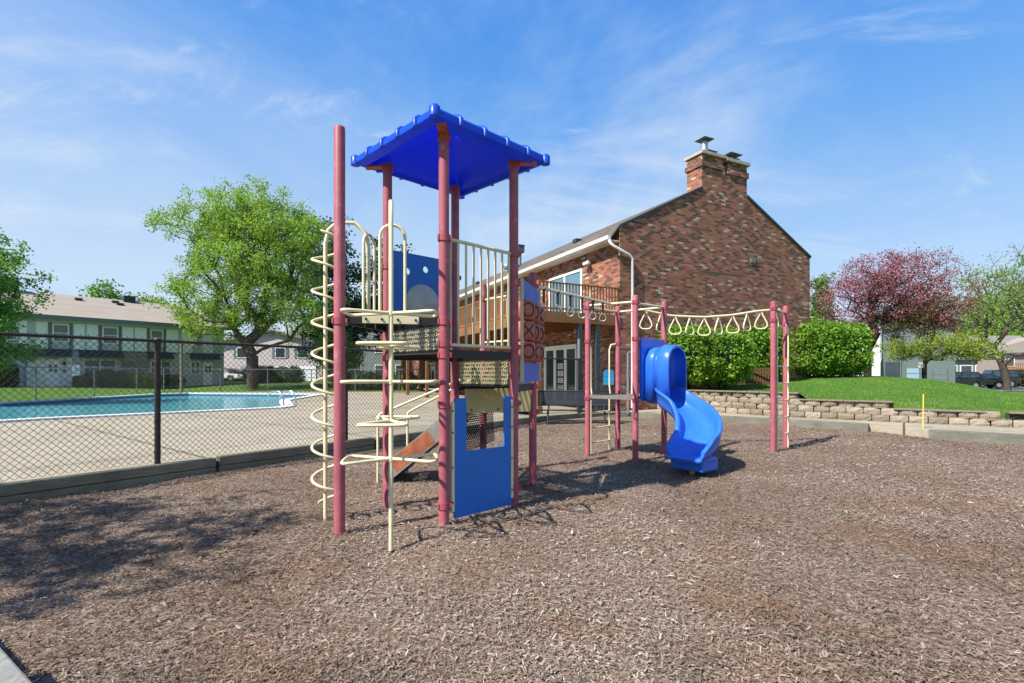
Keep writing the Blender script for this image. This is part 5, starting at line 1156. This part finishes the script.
# ---- pinkish house
ph = empty('pinkish_house', (-37.2, 64, .65), R(4)); tag(ph, 'pale pinkish two storey house with dark shutters and garage doors behind the maple', 'building')
B = MB(); B.ext([(0, 0), (12.6, 0), (12.6, 4.9), (6.3, 6.4), (0, 4.9)], 1, 0, 9); B.build('wall', M['pinkwall'], ph)
B = MB(); B.ext([(-.5, 4.75), (6.3, 6.42), (6.3, 6.62), (-.5, 4.95)], 1, -.5, 9.4); B.ext([(6.3, 6.42), (13.1, 4.75), (13.1, 4.95), (6.3, 6.62)], 1, -.5, 9.4); B.build('roof', M['shingle3'], ph)
def simple_window(root, x, z, w_, h_, shutters=True, name='window', pane='glass', frame='white', y=0):
    B = MB(); f = .08; B.bx(x, x+w_, y-.08, y-.003, z, z+f); B.bx(x, x+w_, y-.08, y-.003, z+h_-f, z+h_); B.bx(x, x+f, y-.078, y-.004, z+f, z+h_-f); B.bx(x+w_-f, x+w_, y-.078, y-.004, z+f, z+h_-f); o = B.build(name, M[frame], root)
    B = MB(); B.bx(x+f, x+w_-f, y-.04, y-.006, z+f, z+h_-f); B.build('pane', M[pane], o)
    if shutters: B = MB(); B.bx(x-.38, x-.02, y-.05, y-.003, z, z+h_); B.build('shutter', M['greywood'], o); B = MB(); B.bx(x+w_+.02, x+w_+.38, y-.05, y-.003, z, z+h_); B.build('shutter', M['greywood'], o)
    return o
for x_ in (1.9, 6.7, 9.5): simple_window(ph, x_, 3.0, 1.3, 1.35)
def garage(root, x, w_, h_, m_, y=0):
    B = MB(); B.bx(x, x+w_, y-.04, y-.003, 0, h_); o = B.build('garage_door', M[m_], root); B = MB()
    for k in range(1, 4): B.bx(x+.02, x+w_-.02, y-.052, y-.041, h_*k/4-.02, h_*k/4+.02)
    B.bx(x-.1, x, y-.06, y-.003, 0, h_+.1); B.bx(x+w_, x+w_+.1, y-.06, y-.003, 0, h_+.1); B.build('panel_line', M['greywood'], o)
garage(ph, 2.6, 2.3, 1.95, 'garageblue'); garage(ph, 6.3, 2.4, 1.95, 'door'); garage(ph, 9.4, 2.4, 1.95, 'door')
# ---- bluish house behind the tower
bh = empty('bluish_house', (-20.5, 60, .6), R(-3)); tag(bh, 'bluish grey two storey house seen between the tall left post and the tower', 'building')
B = MB(); B.ext([(0, -.4), (9.5, -.4), (9.5, 5.6), (4.75, 8.0), (0, 5.6)], 1, 0, 9); B.build('wall', M['bluegrey'], bh); B = MB(); B.ext([(-.4, 5.45), (4.75, 8.05), (4.75, 8.25), (-.4, 5.65)], 1, -.4, 9.4); B.ext([(4.75, 8.05), (9.9, 5.45), (9.9, 5.65), (4.75, 8.25)], 1, -.4, 9.4); B.build('roof', M['shingle3'], bh)
for x_ in (1.0, 4.1, 6.6): simple_window(bh, x_, 3.5, 1.3, 1.4, False, pane='glass'); simple_window(bh, x_, .6, 1.5, 1.5, False, pane='glass')
# ---- tan house between climber and clubhouse far end
th_ = empty('wooden_fence', (-9.2, 42.0, .2)); tag(th_, 'brown wooden screen fence with posts beyond the pool beside the clubhouse', 'fence')
for i, px in enumerate((0, 1.5, 3.1)): B = MB(); B.bx(px-.09, px+.09, -.09, .09, 0, 2.6); B.build('post', M['wood'], th_)
B = MB()
for i in range(26): B.bx(3.3+i*.13, 3.41+i*.13, -.02, .02, .05, 2.75)
B.bx(3.2, 6.7, .021, .06, .5, .6); B.bx(3.2, 6.7, .021, .06, 2.1, 2.2); B.build('boards', M['darkwood'], th_)
sg2 = empty('hanging_sign', (-7.4, 41.85, 2.85)); tag(sg2, 'long grey sign board above the wooden fence seen under the tower', 'sign'); B = MB(); B.bx(-.95, .55, -.03, .03, 0, .5); B.build('sign_board', M['fencegrey'], sg2)
B = MB(); B.bx(-.8, .4, -.036, -.031, .28, .36); B.bx(-.7, .3, -.036, -.031, .12, .19); B.build('sign_print', M['stucco'], sg2)
um = empty('folded_umbrella', (-9.2, 37.2, .2)); tag(um, 'folded grey blue patio umbrella standing on the pool deck', 'umbrella'); B = MB(); B.tube([(0, 0, 0), (0, 0, 2.7)], .03, 8); B.build('pole', M['steel'], um)
B = MB(); B.tube([(0, 0, .55), (0, 0, .7), (0, 0, 1.4), (0, 0, 2.2), (0, 0, 2.6)], [.10, .24, .27, .18, .03], 10); B.build('canopy', M['umb'], um)
tb = empty('lounge_chair', (-5.2, 34, .2)); tag(tb, 'low turquoise lounge chair on the pool deck behind the handrails', 'lounge chair')
B = MB(); B.box((0, 0, .38), (1.5, .6, .06)); B.build('seat', M['turq'], tb); B = MB(); B.bar((.55, 0, .40), (1.15, 0, .85), .6, .05); B.build('backrest', M['turq'], tb)
for sx2 in (-.6, .6):
    for sy2 in (-.25, .25): B = MB(); B.bx(sx2-.02, sx2+.02, sy2-.02, sy2+.02, 0, .35); B.build('leg', M['white'], tb)
shrub('low olive hedge along the far fence beyond the pool deck', (-11.5, 42.5, .2), [(-1.4, 0, .8, 2.2, .7, .85), (1.6, 0, .75, 2.0, .7, .8)], 5000, .09, 'leaf_dark', 97, 'hedge', None, stems=False)['category'] = 'hedge'
shrub('dark hedge below the right end of the pinkish house', (-25.0, 52.5, .55), [(-1.3, 0, .9, 1.8, .8, 1.0), (1.4, 0, .9, 1.8, .8, .95)], 4000, .10, 'leaf_dark', 98, 'hedge', None, stems=False)['category'] = 'hedge'

# ================================================================== RIGHT HOUSES
gh = empty('greygreen_apartment', (28.4, 39.6, .4), R(-4)); tag(gh, 'grey green apartment with pale garage doors and white end wall behind the crab apple', 'building')
B = MB(); B.bx(0, .75, 0, 9, -.8, 5.6); B.build('end_wall', M['stucco'], gh)
B = MB(); B.bx(.76, 6.6, .35, 9, -.8, 5.2); B.build('wall', M['bluegrey'], gh)  # front wall's tree shade is put into this darker siding colour
B = MB(); B.ext([(-.3, 5.6), (3.4, 6.5), (6.9, 5.4), (6.9, 5.22), (3.4, 6.3), (-.3, 5.42)], 1, -.4, 9.4); B.build('roof', M['shingle3'], gh)
B = MB(); B.tube([(.9, .2, 5.0), (.9, .2, 2.4), (.6, -.1, 2.1), (.6, -.1, -.5)], .07, 8); B.build('downspout', M['white'], gh)
simple_window(gh, 1.2, .6, 1.3, 1.6, False, y=.35, frame='greywood'); simple_window(gh, 1.6, 3.1, 1.2, 1.2, False, y=.35, frame='greywood')
garage(gh, 2.9, 1.2, 1.65, 'garageblue', .35); garage(gh, 4.9, 1.0, 1.55, 'blind', .35)
lw = empty('low_house', (54.0, 63, .1), R(-6)); tag(lw, 'low grey house with a row of dark windows behind the parked cars', 'building')
B = MB(); B.bx(0, 11, 0, 8, 0, 3.4); B.build('wall', M['bluegrey'], lw); B = MB(); B.ext([(-.4, 3.3), (8.4, 3.3), (6, 5.2), (2, 5.2)], 0, -.4, 11.4); B.build('roof', M['shingle3'], lw)
for k in range(6): simple_window(lw, .5+1.75*k, .9, 1.4, 1.7, False)
rh = empty('gabled_house', (57.6, 58.6, .1), R(-8)); tag(rh, 'pinkish brown house with grey roof and small wooden balcony at the right edge', 'building')
B = MB(); B.ext([(0, 0), (12, 0), (12, 5.2), (6.0, 7.6), (0, 5.2)], 1, 3, 11); B.build('wall', M['tanwall'], rh); B = MB(); B.ext([(2.5, 5.0), (7.0, 7.9), (11.5, 5.0), (11.5, 5.2), (7, 8.1), (2.5, 5.2)], 0, -.5, 7); B.build('roof', M['shingle3'], rh)
B = MB(); B.ext([(6.2, 5.3), (9.5, 7.6), (12.8, 5.3), (12.8, 5.55), (9.5, 7.85), (6.2, 5.55)], 1, 2.4, 11.4); B.build('roof', M['shingle3'], rh)
B = MB(); B.bx(1.6, 5.4, 1.6, 2.99, 2.5, 2.68); B.bx(1.6, 5.4, 1.6, 1.66, 3.4, 3.47)
for k in range(20): B.bx(1.62+.195*k, 1.67+.195*k, 1.61, 1.65, 2.68, 3.4)
bb = B.build('balcony', M['wood'], rh); B = MB()
for x_ in (1.65, 5.3): B.bx(x_-.07, x_+.07, 1.6, 1.74, 0, 2.5)
B.build('balcony_post', M['wood'], bb)
simple_window(rh, 2.4, 3.0, 1.0, 1.7, False, y=3); simple_window(rh, 3.8, .5, 1.2, 1.7, False, y=3); simple_window(rh, 8.4, 2.8, 1.4, 1.4, False, y=3); simple_window(rh, 1.9, .2, .95, 2.0, False, y=3)
shrub('round dark shrub at the foot of the gabled house on the right', (57.3, 56.5, .1), [(-.6, 0, .8, 1.5, .8, .85), (1.5, 0, .7, 1.3, .8, .75)], 3000, .12, 'leaf_dark', 99)
rh.scale = (1, 1, .80)
# parking sign post
sp_ = empty('parking_sign', (26.6, 32.6, 1.05)); tag(sp_, 'small white sign on a grey post at the top of the grass bank', 'sign'); B = MB(); B.tube([(0, 0, -.5), (0, 0, 1.25)], .035, 8); B.build('post', M['fencegrey'], sp_); B = MB(); B.box((0, -.05, 1.15), (.30, .02, .38)); B.build('sign_board', M['white'], sp_)
# utility cabinet and red slat fence between the shrubs
ub = empty('utility_cabinet', (13.35, 24.1, .95)); tag(ub, 'grey green utility cabinet standing between the two bright shrubs', 'utility cabinet'); B = MB(); B.box((0, 0, 1.25), (.75, .7, 1.5)); B.build('body', M['greywood'], ub, bevel=.02); B = MB(); B.box((0, -.36, 1.5), (.5, .02, .5)); B.box((-.08, -.365, 1.05), (.12, .03, .12)); B.build('door', M['siding'], ub); B = MB(); B.box((0, 0, .25), (.9, .85, .5)); B.build('base', M['asphalt'], ub)
rf_ = empty('slat_fence', (10.05, 21.2, .95)); tag(rf_, 'short reddish slat fence low under the shaded shrub', 'fence'); B = MB()
for k in range(9): B.box((-.1+.13*k, .03*k, .5), (.08, .02, .85))
B.bx(-.15, 1.05, .03, .06, .25, .31); B.bx(-.15, 1.05, .03, .06, .68, .74); B.build('slats', M['darkwood'], rf_)

# ================================================================== CARS
def car(label, loc, rz, paint_, kind='suv', L_=4.7, W_=1.85, H_=1.72, group=None, plate=True):
    root = empty('parked_car', loc, rz); tag(root, label, 'car', group); h = L_/2
    if kind == 'jeep': body = [(-h, .45), (-h, 1.05), (-h+.02, 1.12), (h-1.5, 1.12), (h-.1, 1.08), (h, .95), (h, .45)]; cab = [(-h+.05, 1.12), (-h+.1, H_), (h-1.9, H_), (h-1.5, 1.12)]
    elif kind == 'suv': body = [(-h, .35), (-h-.0, .85), (-h+.08, 1.05), (h-1.45, 1.05), (h-.25, .92), (h, .75), (h, .35)]; cab = [(-h+.10, 1.05), (-h+.45, H_-.03), (-h+.8, H_), (h-2.25, H_-.02), (h-1.35, 1.05)]
    else: body = [(-h, .32), (-h, .80), (-h+.15, .95), (h-1.2, .93), (h-.2, .8), (h, .62), (h, .32)]; cab = [(-h+.55, .95), (-h+1.2, H_), (h-2.1, H_), (h-1.15, .93)]
    wx = (-h+.85, h-.85); wr = .40 if kind == 'jeep' else .34
    # body side profile with wheel arches
    prof_ = [body[-1]]
    for cx in (wx[1], wx[0]):
        for k in range(7): an = math.pi*k/6; prof_.append((cx+(wr+.06)*math.cos(an), .35+(wr+.06)*math.sin(an)*.95))
    prof_ += body[:-1]
    B = MB(); B.ext(prof_, 1, -W_/2, W_/2); bo = B.build('body', M[paint_], root, bevel=.05)
    B = MB(); n_ = len(cab); vv = [(x, -W_/2+.06+(.12 if z > 1.2 else 0), z) for x, z in cab]+[(x, W_/2-.06-(.12 if z > 1.2 else 0), z) for x, z in cab]
    B.add(vv, [tuple(range(n_)), tuple(range(2*n_-1, n_-1, -1))]+[(i, i+n_, (i+1) % n_+n_, (i+1) % n_) for i in range(n_)]); cb_ = B.build('cabin', M[paint_], root, bevel=.04)
    zb = cab[0][1]; zt_ = H_; xs0, xs1 = cab[0][0], cab[-1][0]; xt0 = cab[1][0]; xt1 = cab[-2][0]
    def at_(f, g): xa = xs0+(xt0-xs0)*g; xb = xs1+(xt1-xs1)*g; return xa+(xb-xa)*f
    for sy in (-1, 1):
        for f0, f1 in ((.07, .34), (.38, .63), (.67, .93)):
            B = MB(); q = []
            for f, g in ((f0, .12), (f1, .12), (f1, .85), (f0, .85)):
                z = zb+(zt_-zb)*g; inx = .06+.12*min(1, max(0, (z-zb)/(1.25-zb+.3))); q.append((at_(f, g), sy*(W_/2-inx+.02), z))
            B.add(q+[(a_, b_-sy*.03, c_) for a_, b_, c_ in q], [(0,1,2,3), (7,6,5,4), (0,4,5,1), (1,5,6,2), (2,6,7,3), (3,7,4,0)]); B.build('side_window', M['glass'], root)
    for f, e in ((0, -1), (1, 1)):
        xa, xb = (xs0, xt0) if f == 0 else (xs1, xt1); B = MB(); q = []
        for g, wv in ((.1, .16), (.9, .26)):
            x = xa+(xb-xa)*g+e*.03; z = zb+(zt_-zb)*g
            q += [(x, -W_/2+wv, z), (x, W_/2-wv, z)]
        B.add([q[0], q[1], q[3], q[2]]+[(p[0]-e*.04, p[1], p[2]) for p in (q[0], q[1], q[3], q[2])], [(0,1,2,3), (7,6,5,4), (0,4,5,1), (1,5,6,2), (2,6,7,3), (3,7,4,0)]); B.build('windscreen' if f else 'rear_window', M['glass'], root)
    for cx in wx:
        for sy in (-1, 1):
            B = MB(); yo = sy*(W_/2-.11); B.tube([(cx, yo-.11, wr), (cx, yo-.09, wr), (cx, yo+.09, wr), (cx, yo+.11, wr)], [wr-.03, wr, wr, wr-.03], 20); w_ = B.build('wheel', M['aspdark'], root)
            B = MB(); B.tube([(cx, yo+sy*.10, wr), (cx, yo+sy*.125, wr)], wr*.6, 14); B.build('rim', M['chrome'], w_)
    for sy in (-1, 1):
        B = MB(); B.box((-h-.01, sy*(W_/2-.16), .88), (.06, .26, .22)); B.build('tail_light', M['redlens'], root)
        B = MB(); B.box((h-.06, sy*(W_/2-.28), .74), (.10, .32, .16)); B.build('headlight', M['chrome'], root)
    B = MB(); B.box((-h-.02, 0, .5), (.10, W_-.1, .18)); B.box((h+.02, 0, .48), (.10, W_-.1, .18)); B.build('bumper', M['aspdark'] if kind == 'jeep' else M[paint_], root, bevel=.02)
    if kind == 'jeep': B = MB(); B.tube([(-h-.25, 0, 1.0), (-h-.05, 0, 1.0)], .36, 18); B.build('spare_wheel', M['aspdark'], root)
    return root
GC = 'cars parked in the lot on the right'
car('long black car parked nearest the white sign post', (44.0, 50.2, .13), R(172), 'carblack', 'suv', 5.0, 1.9, 1.70, GC)
car('silver roofed dark car partly hidden behind the black car, red tail light showing', (47.9, 51.6, .13), R(158), 'carblack', 'sedan', 4.6, 1.85, 1.50, GC)
car('boxy dark off-road car with a spare wheel at the right end of the row', (52.3, 54.6, .13), R(165), 'carblack', 'jeep', 4.2, 1.85, 1.90, GC)
GD = 'cars by the pinkish house'
car('white car parked beside the maple trunk', (-35.6, 61.5, .72), R(5), 'carwhite', 'sedan', 4.4, 1.8, 1.45, GD)
car('dark car parked at the left corner of the pinkish house', (-35.0, 63.6, .72), R(8), 'carblack', 'suv', 4.2, 1.8, 1.6, GD)
car('dark blue car in front of the right garage door', (-28.4, 62.2, .72), R(80), 'carblue', 'suv', 4.5, 1.85, 1.65, GD)
